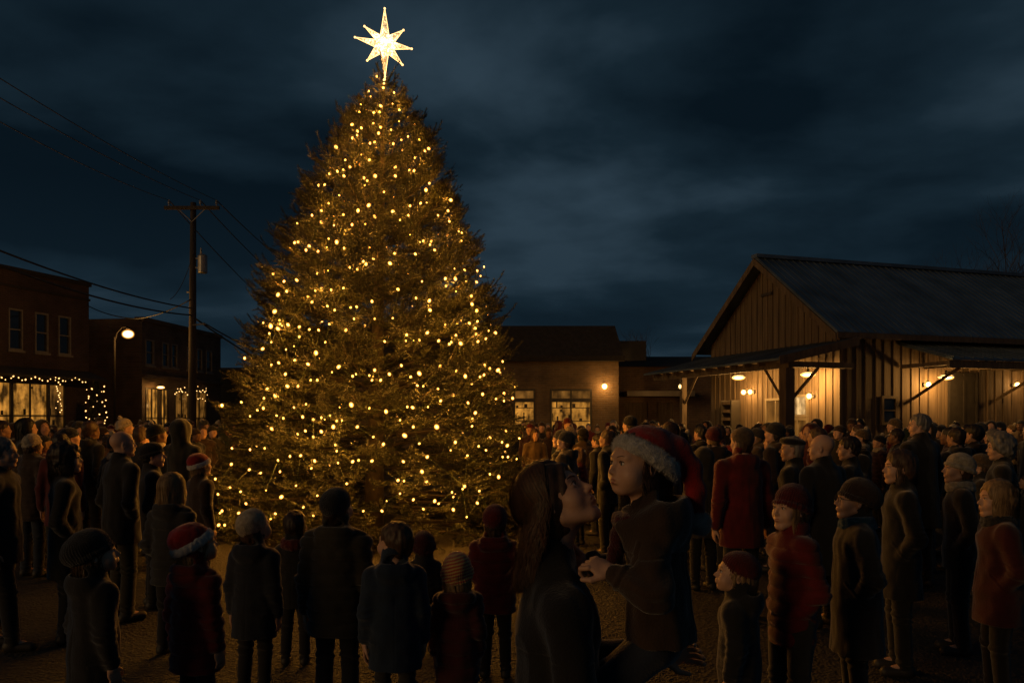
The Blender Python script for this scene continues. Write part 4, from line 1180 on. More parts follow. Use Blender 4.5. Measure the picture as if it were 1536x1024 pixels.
def fur(c='white'):
    return mat('fur_' + c, FAB[c], rough=1.0, var=.25, scale=60, bump=1.0, bscale=260, sheen=.8, spec=.1)
M_skin = [mat('skin_fair', (0.50, 0.29, 0.19), rough=.5, var=.08, scale=14, bump=.1, bscale=120, spec=.35),
          mat('skin_tan', (0.36, 0.20, 0.12), rough=.5, var=.08, scale=14, bump=.1, bscale=120, spec=.35),
          mat('skin_brown', (0.18, 0.09, 0.05), rough=.5, var=.08, scale=14, bump=.1, bscale=120, spec=.35)]
HAIRC = dict(black=(0.010, 0.008, 0.007), brown=(0.060, 0.032, 0.016), darkbrown=(0.022, 0.013, 0.008), blonde=(0.24, 0.145, 0.06), grey=(0.15, 0.138, 0.125), auburn=(0.09, 0.035, 0.014), white=(0.5, 0.47, 0.42))
def hm(c):
    m = mat('hair_' + c, HAIRC[c], rough=.5, var=.35, scale=14, bump=.25, bscale=60, spec=.4, stretch=(5, 5, .5))
    return m
M_eye = mat('eye_white', (0.55, 0.5, 0.45), rough=.06, var=.02)
M_iris = mat('iris', (0.03, 0.02, 0.012), rough=.12, var=.1, spec=.8)
M_lip = mat('lips', (0.36, 0.13, 0.09), rough=.45, var=.08)
M_shoe = mat('shoe_leather', (0.02, 0.016, 0.013), rough=.6, var=.3)
M_glassf = mat('spectacle_frame', (0.02, 0.017, 0.015), rough=.35, var=.05)

def Rz(a): c, s = math.cos(a), math.sin(a); return np.array([[c, -s, 0], [s, c, 0], [0, 0, 1.0]])
def Rx(a): c, s = math.cos(a), math.sin(a); return np.array([[1.0, 0, 0], [0, c, -s], [0, s, c]])
def Ry(a): c, s = math.cos(a), math.sin(a); return np.array([[c, 0, s], [0, 1.0, 0], [-s, 0, c]])

def skeleton(H, w=1.0, arms='down', yaw=0.0, pitch=0.0, roll=0.0, head_h=None, stance=.0, lean=0.0):
    hh = head_h or (.222 + .012 * max(0, min(1, (H - .95) / .4)))
    hs = hh / .235
    S = H - hh - .05 * H / 1.7
    J = dict(H=H, hh=hh, hs=hs, S=S, w=w)
    sw = (.120 if H > 1.45 else .112) * S * w; hw = .062 * S
    J['sw'] = sw
    ly = lean
    def P(x, y, z): return np.array([x, y, z], float)
    J['pelvis'] = P(0, 0, .635 * S); J['waist'] = P(0, ly * .3, .75 * S); J['chest'] = P(0, ly * .8, .9 * S)
    J['neck'] = P(0, ly - .01, S + .01); hz = H - .12 * hs - .0
    J['head'] = P(0, ly + .015 * hs, hz)
    for s, n in ((-1, 'L'), (1, 'R')):
        J['sh' + n] = P(s * sw, ly, S - .045 * S)
        J['hip' + n] = P(s * hw, 0, .60 * S)
        J['knee' + n] = P(s * (hw + .01), .02 + (stance * s * .5), .33 * S)
        J['ank' + n] = P(s * (hw + .015), stance * s, .055 * S)
        a = arms if isinstance(arms, str) else arms[n]
        k = S / 1.42
        sh = J['sh' + n]
        if a == 'down': el = sh + P(s * .045, -.03, -.285) * k; wr = el + P(s * .012, .05, -.245) * k
        elif a == 'pocket': el = sh + P(s * .052, -.055, -.28) * k; wr = sh + P(-s * .030, .035, -.42) * k
        elif a == 'front': el = sh + P(s * .05, .02, -.27) * k; wr = el + P(-s * .14, .2, -.04) * k
        elif a == 'up': el = sh + P(s * .07, .12, -.2) * k; wr = el + P(-s * .06, .16, .15) * k
        elif a == 'chest': el = sh + P(s * .05, .04, -.26) * k; wr = el + P(-s * .18, .16, .1) * k
        else: el, wr = sh + np.array(a[0]) * k, sh + np.array(a[1]) * k
        J['el' + n], J['wr' + n] = el, wr
    J['Rh'] = Rz(yaw) @ Rx(pitch) @ Ry(roll)
    return J

def head_frame(J): return J['Rh'], J['head'], J['hs']

def add_head(s, J, female=False, child=False, k=.012):
    M, o, sc = head_frame(J)
    s.frame(M, o, sc)
    ch = 1.0 if child else 0.0
    s.ell((0, -.014, .036), (.074, .094, .084), k=.02)                       # cranium
    s.ell((0, .028, .0), (.063, .062, .075), k=.03)                          # face mass
    s.ell((0, .036, -.052 + .010 * ch), (.050 + .009 * ch, .047, .051), k=.03)           # lower face
    s.ell((0, .064, -.098 + .021 * ch), (.021, .017, .015), k=.022)          # chin
    for x in (-1, 1):
        s.cone((x * .055, .0, -.058), (x * .018, .062, -.096 + .018 * ch), .014 if female or child else .017, .011, k=.03)   # jaw line
        s.ell((x * .040, .058, -.034 - .004 * ch), (.020 + .008 * ch, .020 + .005 * ch, .022 + .006 * ch), k=.025)   # cheek
        s.ell((x * .030, .101, .004), (.020, .016, .013), k=.016, sub=True)  # eye socket
        s.ell((x * .031, .074, .003), (.0145, .0135, .0125), k=.004)         # lids and eyeball
        s.ell((x * .076, -.008, -.008), (.0075, .017, .030), k=.010, rot=Rz(x * -.35).tolist())   # ear
        s.ell((x * .082, -.004, -.006), (.004, .009, .018), k=.004, sub=True)
        s.cone((x * .012, .084, .024), (x * .044, .074, .022), .007, .005, k=.016)   # brow
    ns = .74 if child else .86 if female else 1.0
    s.cone((0, .084, .010), (0, .097 + .006 * ns, -.020 + .004 * ch), .0065, .0085 * ns, k=.012)
    s.ell((0, .103 + .003 * ns, -.030 + .005 * ch), (.0095 * ns, .011, .009), k=.008)
    for x in (-1, 1):
        s.ell((x * .0115 * ns, .095, -.034 + .005 * ch), (.0065, .009, .0065), k=.007)
        s.ell((x * .006, .102, -.040 + .005 * ch), (.0028, .004, .003), k=.002, sub=True)
    s.ell((0, .082, -.060 + .007 * ch), (.024, .013, .016), k=.018)                      # mouth mound
    s.ell((0, .0915 + .004 * ch, -.0572 + .007 * ch), (.0205, .0068, .0046), k=.005)                 # upper lip
    s.ell((0, .0895 + .004 * ch, -.0670 + .007 * ch), (.0175, .0074, .0056), k=.005)                 # lower lip
    s.cone((-.0145, .0920 + .004 * ch, -.0620 + .007 * ch), (.0145, .0920 + .004 * ch, -.0620 + .007 * ch), .0018, .0018, k=.004, sub=True)
    s.ell((0, .092, -.081 + .007 * ch), (.016, .007, .005), k=.010, sub=True)
    s.frame()
    n0 = J['neck']; hb = o + M @ (np.array([0, -.022, -.055]) * sc)
    r = (.046 if female or child else .056) * sc * (1.0 if not child else .92)
    s.cone(n0 - np.array([0, 0, .05 * sc]), hb, r * 1.12, r, k=.03)

def add_hand(s, J, n, curl=.45, sc=None, grip=0.0):
    sg = -1 if n == 'L' else 1
    wr, el = J['wr' + n], J['el' + n]
    sc = sc or J['hs'] * (.94 if J['H'] < 1.405 else 1.0)
    d = wr - el; d /= np.linalg.norm(d)
    z = -d                                                    # local -z runs to the finger tips
    x = J.get('palm' + n)
    x = np.array([sg * 1.0, 0.1, 0]) if x is None else np.array(x, float)      # x = back of the hand direction
    x = x - z * (x @ z); x /= np.linalg.norm(x); y = np.cross(z, x)
    M = np.stack([x, y, z], 1)
    s.frame(M, wr, sc)
    s.cone((0, 0, .02), (0, 0, -.02), .026, .028, k=.015, flat=1.0)
    s.ell((0, 0, -.052), (.0155, .040, .046), k=.012)
    for i, (yy, ln) in enumerate(((.030, .070), (.010, .078), (-.010, .072), (-.029, .056))):
        c1 = curl * (1 + .12 * i) + grip; p0 = np.array([0, yy, -.086]); r = .0088 - .0006 * i
        a1 = c1 * .6; q1 = p0 + ln * .46 * np.array([-math.sin(a1), .03 * (1.5 - i), -math.cos(a1)])
        a2 = a1 + c1; q2 = q1 + ln * .32 * np.array([-math.sin(a2), 0, -math.cos(a2)])
        a3 = a2 + c1 * .7; q3 = q2 + ln * .24 * np.array([-math.sin(a3), 0, -math.cos(a3)])
        s.cone(p0, q1, r * 1.08, r, k=.004); s.cone(q1, q2, r, r * .93, k=.003); s.cone(q2, q3, r * .93, r * .8, k=.003)
    t0 = np.array([-.004, .030, -.030]); t1 = t0 + np.array([-.014, .026, -.028]); t2 = t1 + np.array([-.012, .006, -.030])
    s.cone(t0, t1, .0135, .0105, k=.008); s.cone(t1, t2, .0105, .0082, k=.003)
    s.frame()

def body_sdf(J, P):
    s = SDF(); S = J['S']; k = S / 1.42; w = J['w']
    add_head(s, J, P.get('female'), J['H'] < 1.405)
    s.cone(J['pelvis'], J['waist'], .125 * k * w, .110 * k * w, k=.04, flat=.72)
    s.cone(J['waist'], J['chest'], .110 * k * w, .130 * k * w, k=.04, flat=.72)
    s.cone(J['shL'], J['shR'], .052 * k, .052 * k, k=.04)
    for n in 'LR':
        s.cone(J['sh' + n], J['el' + n], .046 * k, .036 * k, k=.03)
        s.cone(J['el' + n], J['wr' + n], .037 * k, .026 * k, k=.02)
        s.cone(J['hip' + n], J['knee' + n], .082 * k, .052 * k, k=.03)
        s.cone(J['knee' + n], J['ank' + n], .052 * k, .036 * k, k=.02)
        foot = J.get('foot' + n)
        foot = np.array([.0, .13, -.035]) * k if foot is None else np.array(foot) * k
        s.cone(J['ank' + n], J['ank' + n] + foot, .036 * k, .028 * k, k=.02)
        add_hand(s, J, n, P.get('curl', .45), grip=P.get('grip' + n, 0))
    return s

def coat_sdf(J, P, style, length):
    """style: puffer, parka, wool, jacket; length = fraction of S where the hem lies (from ground)"""
    s = SDF(); S = J['S']; k = S / 1.42; w = J['w']; t = P.get('thick', .022)
    hem = length * S; pel = J['pelvis']; fl = P.get('flare', 1.12)
    b0 = np.array([pel[0], pel[1], pel[2] - max(0, pel[2] - hem)]) if hem < pel[2] else pel
    if hem < pel[2]:
        s.cone(b0 - np.array([0, 0, .06]), pel, (.148 * fl) * k * w + t, .140 * k * w + t, k=.05, flat=.80)
    s.cone(pel, J['waist'], .138 * k * w + t, .128 * k * w + t, k=.05, flat=.78)
    s.cone(J['waist'], J['chest'], .126 * k * w + t, .140 * k * w + t, k=.05, flat=.76)
    s.cone(J['chest'] + np.array([0, 0, .02]), J['neck'] - np.array([0, 0, .05]), .13 * k * w + t * .5, .085 * k, k=.05, flat=.8)
    s.cut((0, 0, -1), -hem)
    s.cone(J['shL'] * [.85, 1, 1], J['shR'] * [.85, 1, 1], .052 * k + t * .6, k=.05)
    for n in 'LR': s.cone(J['neck'] + np.array([0, 0, .01 * k]), J['sh' + n] * [.8, 1, 1] + np.array([0, 0, .0]), .058 * k, .050 * k + t * .4, k=.05)
    for n in 'LR':
        s.cone(J['sh' + n], J['el' + n], .052 * k + t * .7, .046 * k + t * .7, k=.035)
        e = J['el' + n] + (J['wr' + n] - J['el' + n]) * .93
        s.cone(J['el' + n], e, .048 * k + t * .7, .037 * k + t * .6, k=.02)
    nk = J['neck']; M, o, sc = head_frame(J)
    col = P.get('collar', 'mid')
    if col != 'low':
        hgt = dict(mid=.045, high=.085)[col] * sc
        s.cone(nk + np.array([0, -.005, -.03]), nk + np.array([0, .0, hgt]), .088 * sc, .076 * sc, k=.02)
        s.cone(nk + np.array([0, .012, hgt + .0]), nk + np.array([0, .02, hgt + .12]), .066 * sc, .07 * sc, k=.006, sub=True)
    if P.get('hood') == 'down':
        kh = max(k, .86 * sc) * P.get('hoods', 1.0)
        s.ell(nk + np.array([0, -.078, -.005]) * kh, np.array([.125, .062, .085]) * kh, k=.03)
        s.ell(nk + np.array([0, -.075, .055]) * kh, np.array([.075, .035, .05]) * kh, k=.02, sub=True)
        for x in (-1, 1): s.cone(nk + np.array([x * .085, -.05, .0]) * kh, nk + np.array([x * .06, .065, -.03]) * kh, .034 * kh, .024 * kh, k=.03)
    if P.get('hood') == 'up':
        s.frame(M, o, sc)
        s.ell((0, -.022, .022), (.106, .122, .122), k=.04)
        s.frame(); s.cone(nk, o + M @ (np.array([0, -.03, -.04]) * sc), .095 * sc, .09 * sc, k=.04)
        s.frame(M, o, sc); s.ell((0, .09, -.005), (.068, .09, .092), k=.02, sub=True); s.frame()
    return s

def coat_disp(J, style, seed, amp=1.0):
    S = J['S']
    hemz = J.get('hemz')
    def f(P, Nn):
        n1_ = vnoise(P * [1, 1, .55], 9, seed) * .007 + vnoise(P * [1, 1, .7], 22, seed + 3) * .0038
        # tight folds at elbows and waist
        fold = np.zeros(len(P))
        for j in ('elL', 'elR'):
            r = np.linalg.norm(P - J[j], axis=1); fold += np.exp(-(r / .09) ** 2) * np.sin(P[:, 2] * 130 + 4 * vnoise(P, 10, seed)) * .0045
        d = n1_ + fold
        if style != 'puffer':
            yk = P[:, 2] - (.86 * S + .02 * np.abs(P[:, 0])); d = d - np.exp(-(yk / .004) ** 2) * .003
            d = d - np.exp(-(P[:, 0] / .004) ** 2) * .003 * (P[:, 2] < .86 * S)
        for n in 'LR':
            ax_ = J['wr' + n] - J['el' + n]; L_ = np.linalg.norm(ax_); tt_ = ((P - J['el' + n]) @ ax_) / L_ ** 2; q_ = np.linalg.norm(P - J['el' + n] - tt_[:, None] * ax_, axis=1)
            on = (q_ < .11) & (tt_ > .3); d = d + on * (np.exp(-((tt_ - .86) / .05) ** 2) * .004 - np.exp(-((tt_ - .76) / .015) ** 2) * .003)
        if style == 'puffer':
            ph = (P[:, 2] + .012 * vnoise(P, 5, seed + 8)) * math.pi / .074
            d = d + (np.abs(np.sin(ph)) ** .55 - .6) * .0135
        if style == 'parka':
            d = d + vnoise(P * [1.6, 1.6, .4], 16, seed + 5) * .004
        if style == 'wool': d = d * .8 + vnoise(P * [2.0, 2.0, .25], 8, seed + 6) * .005 + np.abs(vnoise(P * [1, 1, .8], 13, seed + 9)) * -.006
        return d * amp
    return f

def trousers_sdf(J, P):
    s = SDF(); S = J['S']; k = S / 1.42; sl = P.get('slim', 1.0)
    s.cone(J['pelvis'] - np.array([0, 0, .02]), J['pelvis'] + np.array([0, 0, .05]), .128 * k * J['w'], .122 * k * J['w'], k=.03, flat=.75)
    for n in 'LR':
        s.cone(J['hip' + n], J['knee' + n], .096 * k, .068 * k * sl, k=.03)
        s.cone(J['knee' + n], J['ank' + n] - (J['ank' + n] - J['knee' + n]) * .0, .068 * k * sl, .058 * k * sl, k=.02)
    return s
def tr_disp(J, seed):
    def f(P, Nn):
        z = P[:, 2] / J['S']
        return vnoise(P * [1, 1, .5], 12, seed) * .006 + (np.exp(-((z - .33) / .05) ** 2) + np.exp(-((z - .09) / .05) ** 2)) * np.sin(P[:, 2] * 120 + 5 * vnoise(P, 9, seed)) * .005
    return f

def shoe_sdf(J, n, boots=False):
    s = SDF(); k = J['S'] / 1.42; a = J['ank' + n]; foot = J.get('foot' + n)
    if foot is not None:
        f = np.array(foot) * k
        s.cone(a, a + f * 1.15, .045 * k, .040 * k, k=.02); s.cone(a, a - f * .25, .045 * k, .04 * k, k=.02); return s
    h = a[2]
    s.cone(a + np.array([0, -.03 * k, -h + .045 * k]), a + np.array([0, .14 * k, -h + .036 * k]), .046 * k, .042 * k, k=.02)
    s.cone(a + np.array([0, -.01, -h + .05 * k]), a + np.array([0, 0, .02 + (.12 if boots else 0)]), .048 * k, .05 * k, k=.02)
    s.cut((0, 0, -1), -.006)
    return s

# ---- hair and hats in the head frame
def hair_cap_sdf(J, style):
    M, o, sc = head_frame(J); s = SDF(); s.frame(M, o, sc)
    th = dict(short=.010, bob=.016, long=.016, curly=.032, under=.003)[style]
    s.ell((0, -.018, .040), (.074 + th, .096 + th, .086 + th), k=.01)
    if style == 'short':
        s.ell((0, -.045, -.03), (.062 + th * .5, .055 + th * .4, .06), k=.03)
        s.cut((0, .62, -1), .018 if True else 0)         # hairline: keep above and behind
        s.ell((0, .098, -.03), (.058, .05, .092), k=.012, sub=True)
    else:
        s.ell((0, -.045, -.02), (.072 + th, .062 + th * .6, .085), k=.03)
        s.ell((0, .108, -.035), (.066, .060, .104), k=.012, sub=True)
    s.frame()
    return s

def hair_strands(J, length, n=900, seed=1, width=.0016, wave=.004, gather=1.0, start_low=False, spread=.0, tilt_back=.0, arc=2.35, lift=0.0, sweep=0.0):
    """combed from the crown down over the sides and back, then hanging straight down"""
    r_ = np.random.default_rng(seed); M, o, sc = head_frame(J)
    V, Fc = [], []
    up = np.array([0, 0, 1.0])
    for i in range(n):
        th = r_.uniform(-arc, arc) + math.pi * 1.5        # azimuth in the head frame, 270 deg = back
        back = abs(th - math.pi * 1.5)
        a0 = r_.uniform(.05, .5) if not start_low else r_.uniform(1.0, 1.4)
        ex = 1 + lift + r_.uniform(.14, .26) - (.17 if start_low else 0)
        pts = []
        a_end = 1.75 + .1 * r_.uniform(-1, 1)
        for t in np.linspace(0, 1, 7):
            a = a0 + (a_end - a0) * t
            tw = th + (0.25 * (t - .5)) * (1 if th > math.pi * 1.5 else -1) * .4 - sweep * max(0, back - 1.35) * t * (1 if th > math.pi * 1.5 else -1)
            p = np.array([.076 * ex * math.sin(a) * math.cos(tw), -.016 + .098 * ex * math.sin(a) * math.sin(tw), .036 + .086 * ex * math.cos(a)])
            pts.append(o + M @ (p * sc))
        L = length * r_.uniform(.82, 1.08) * (1 - .25 * max(0, back - 1.5))
        p = pts[-1].copy(); d = pts[-1] - pts[-2]; d /= np.linalg.norm(d)
        outv = p - o; outv[2] = 0; outv /= (np.linalg.norm(outv) + 1e-9)
        ph = r_.uniform(0, 6.28); m = 9
        for j in range(m):
            t = (j + 1) / m
            tgt = np.array([0, -tilt_back, -1.0]) + outv * (spread - .10 * t * gather)
            d = d * .45 + tgt * .55; d /= np.linalg.norm(d)
            p = p + d * L / m
            wv = wave * math.sin(ph + t * 9)
            pts.append(p + outv * wv + np.cross(outv, up) * wave * math.cos(ph * 1.7 + t * 7))
        pts = np.array(pts); k0 = len(V); nn = len(pts)
        for j in range(nn):
            tdir = pts[min(j + 1, nn - 1)] - pts[max(j - 1, 0)]; ov = pts[j] - o; sd = np.cross(tdir, ov); sd /= (np.linalg.norm(sd) + 1e-9)
            w_ = width * (1 if j < nn - 2 else .5 if j == nn - 2 else .1)
            V.append(pts[j] + sd * w_); V.append(pts[j] - sd * w_)
        for j in range(nn - 1): Fc.append((k0 + 2 * j, k0 + 2 * j + 1, k0 + 2 * j + 3, k0 + 2 * j + 2))
    return mesh_np('hair_strands', np.array(V), np.array(Fc))

def beanie_sdf(J, slouch=0.0, cuff=True, tall=.0, low=0.0):
    M, o, sc = head_frame(J); s = SDF(); s.frame(M @ Rx(.24), o, sc)
    s.ell((0, -.012, .046 + tall * .3), (.088, .108, .090 + tall), k=.02)
    if slouch: s.ell((0, -.06 - slouch * .4, .055), (.078, .075 + slouch, .068), k=.05)
    s.cut((0, 0, -1), -.004 - low)
    if cuff:
        for i in range(20):
            a = i * math.pi / 10; b = a + math.pi / 10
            s.cone((.084 * math.cos(a), -.016 + .103 * math.sin(a), .014 + low), (.084 * math.cos(b), -.016 + .103 * math.sin(b), .014 + low), .0165, .0165, k=.008)
    s.frame(); return s
def beanie_disp(J, ribs=46, amp=.0016, slant=0):
    M, o, sc = head_frame(J)
    def f(P, Nn):
        q = ((P - o) @ (M @ Rx(.24))) / sc
        a = np.arctan2(q[:, 1] + .016, q[:, 0])
        return np.sin(a * ribs + slant * q[:, 2] * 100) * amp * np.clip((.12 - q[:, 2]) * 20, .2, 1) + vnoise(P, 30, 4) * .002
    return f

def fuzz(J, P0, Nrm, n, ln, seed, w=.0007):
    """short fibres standing on a surface given by points and normals"""
    r_ = np.random.default_rng(seed); idx = r_.integers(0, len(P0), n)
    b = P0[idx] + r_.normal(0, .002, (n, 3)); d = Nrm[idx] + r_.normal(0, .55, (n, 3)); d /= np.linalg.norm(d, axis=1)[:, None]
    x = np.cross(d, r_.normal(0, 1, (n, 3))); x /= np.linalg.norm(x, axis=1)[:, None]
    V = np.stack([b + x * w, b - x * w, b + d * (ln * r_.uniform(.5, 1, n))[:, None]], 1).reshape(-1, 3)
    return mesh_np('fibres', V, np.arange(3 * n).reshape(-1, 3), smooth=False)
def mesh_pn(me):
    n = len(me.vertices); P = np.empty(n * 3, dtype=np.float32); me.vertices.foreach_get('co', P); P = P.reshape(-1, 3).astype(float)
    Nn = np.empty(n * 3, dtype=np.float32); me.vertices.foreach_get('normal', Nn); return P, Nn.reshape(-1, 3).astype(float)

def santa_hat(J, root, side=1, droop=.24, vox=.004, tilt=-.30, fibre=2500, sidetilt=0.0, redc='red', back=.35, tail=True, tr=1.0, tl=1.0):
    """red cloth cone that falls over, thick white fur band, white pompom; tilt < 0 lowers the back of the band"""
    M, o, sc = head_frame(J); Mh = M @ Rx(tilt * -1) @ Ry(sidetilt)
    s = SDF(); s.frame(Mh, o, sc)
    s.ell((0, -.018, .048), (.092, .111, .094), k=.02)
    s.cut((0, 0, -1), -.030)
    a = np.array([0, -.035, .085]); path = [a, a + np.array([side * .02, -.045, .022]) * tl, a + np.array([side * .045, -.098, -.005]) * tl, a + np.array([side * .06, -.135, -.05]) * tl]
    rr = [.060, .042, .032, .026]
    if tail:
        for i in range(3): s.cone(path[i], path[i + 1], rr[i], rr[i + 1], k=.03)
    else: s.ell((0, -.05, .085), (.072, .075, .06), k=.03)
    s.frame()
    p3 = o + Mh @ (path[-1] * sc); end = p3 + np.array([side * .0, 0, -1.0]) * droop * .55 * sc * 2 * .5 + Mh @ np.array([0, -.01, 0])
    if tail: s.cone(p3, end, .032 * sc, .020 * sc, k=.02)
    me = s.mesh(vox, lambda P, Nn: np.abs(vnoise(P, 22, 3)) * .005 + vnoise(P * [1, 1, .5], 45, 5) * .0015)
    h = link('hat', me, knit_cloth(redc), root)
    s = SDF(); s.frame(Mh, o, sc)
    for i in range(26):
        t0 = i * 2 * math.pi / 26; t1 = t0 + 2 * math.pi / 26
        for dz, r in ((.022, .0185 * tr), (.022 + .022 * tr, .0180 * tr)):
            f = 1.0 if dz < .04 else .985
            s.cone((.088 * f * math.cos(t0), -.018 + .107 * f * math.sin(t0), dz), (.088 * f * math.cos(t1), -.018 + .107 * f * math.sin(t1), dz), r, k=.012)
    s.frame()
    me = s.mesh(vox, lambda P, Nn: vnoise(P, 60, 7) * .004 + vnoise(P, 120, 8) * .002)
    tm = link('trim', me, fur(), h)
    P_, N_ = mesh_pn(me)
    link('trim_fur', fuzz(J, P_, N_, fibre * 5, .0075 * sc, 3, .00045), fur(), tm)
    if not tail: return h
    s = SDF(); s.ell(end - np.array([0, 0, .03 * sc]), np.array([.038, .038, .036]) * sc)
    me = s.mesh(vox, lambda P, Nn: vnoise(P, 50, 2) * .006)
    pm = link('pompom', me, fur(), h); P_, N_ = mesh_pn(me)
    link('pompom_fur', fuzz(J, P_, N_, fibre * 2, .011 * sc, 5, .0005), fur(), pm)
    return h
def knit_cloth(c): return mat('plush_' + c, (0.24, 0.010, 0.009) if c == 'red' else FAB[c], rough=.9, var=.25, scale=30, bump=.5, bscale=220, sheen=.5, spec=.2)

def face_parts(J, root, eyes=True, browc='brown', vox=None, lips=False):
    M, o, sc = head_frame(J)
    if eyes:
        for x in (-1, 1):
            c = o + M @ (np.array([x * .0305, .0765, .0028]) * sc)
            e_ = link('eye', BALL, M_eye, root, Vector(c)); eb = 1.12 if J['H'] < 1.405 else 1.0; e_.scale = (.0122 * sc * eb, .0124 * sc, .0092 * sc * eb); e_.rotation_euler = Matrix(M.tolist()).to_euler()
            c2 = o + M @ (np.array([x * .0305, .0845, .0030]) * sc)
            i_ = link('iris', BALL, M_iris, root, Vector(c2)); i_.scale = (.0060 * sc * eb, .0054 * sc, .0060 * sc * eb)
    mb = MB()
    for x in (-1, 1):
        pts = [o + M @ (np.array(q) * sc) for q in ((x * .013, .0950, .0215), (x * .023, .0950, .0255), (x * .034, .0900, .0280), (x * .043, .0825, .0262), (x * .050, .0735, .0215))]
        mb.tube(pts, [q_ * sc * (.62 if J['H'] < 1.405 else 1) for q_ in (.0014, .0023, .0023, .0018, .0007)], 6)
    mb.build('eyebrow', hm(browc), root)
    mb = MB()
    for x in (-1, 1):
        pts = [o + M @ (np.array(q) * sc) for q in ((x * .0175, .0855, .0035), (x * .024, .0905, .0095), (x * .032, .0915, .0112), (x * .040, .0860, .0092), (x * .0455, .0765, .0035))]
        mb.tube(pts, [.0008 * sc, .0013 * sc, .0016 * sc, .0014 * sc, .0007 * sc], 4)
    mb.build('eyelash', hm('black'), root)
    if lips:
        s = SDF(); s.frame(M, o, sc); cy_, cz_ = (.0045, .007) if J['H'] < 1.405 else (0.0, 0.0); s.ell((0, .0924 + cy_, -.0570 + cz_), (.0185 if cz_ else .0198, .0066, .0040), k=.003); s.ell((0, .0904 + cy_, -.0670 + cz_), (.0158 if cz_ else .0168, .0072, .0048), k=.003)
        s.cone((-.024, .0925 + cy_, -.0618 + cz_), (.024, .0925 + cy_, -.0618 + cz_), .0014, .0014, k=.003, sub=True); s.frame()
        link('lips', s.mesh(.0016), M_lip, root)
def spectacles(J, root):
    M, o, sc = head_frame(J); mb = MB()
    for x in (-1, 1):
        pts = [o + M @ (np.array([x * .033 + .022 * math.cos(a), .102 - .004 * abs(math.cos(a)), .001 + .017 * math.sin(a)]) * sc) for a in np.linspace(0, 2 * math.pi, 15)]
        mb.tube(pts, .0016 * sc, 5, cap=False)
        mb.tube([o + M @ (np.array(q) * sc) for q in ((x * .055, .098, .004), (x * .074, .05, .004), (x * .080, -.005, .004))], .0016 * sc, 5)
    mb.tube([o + M @ (np.array(q) * sc) for q in ((-.011, .103, .004), (.011, .103, .004))], .0015 * sc, 5)
    mb.build('glasses', M_glassf, root)

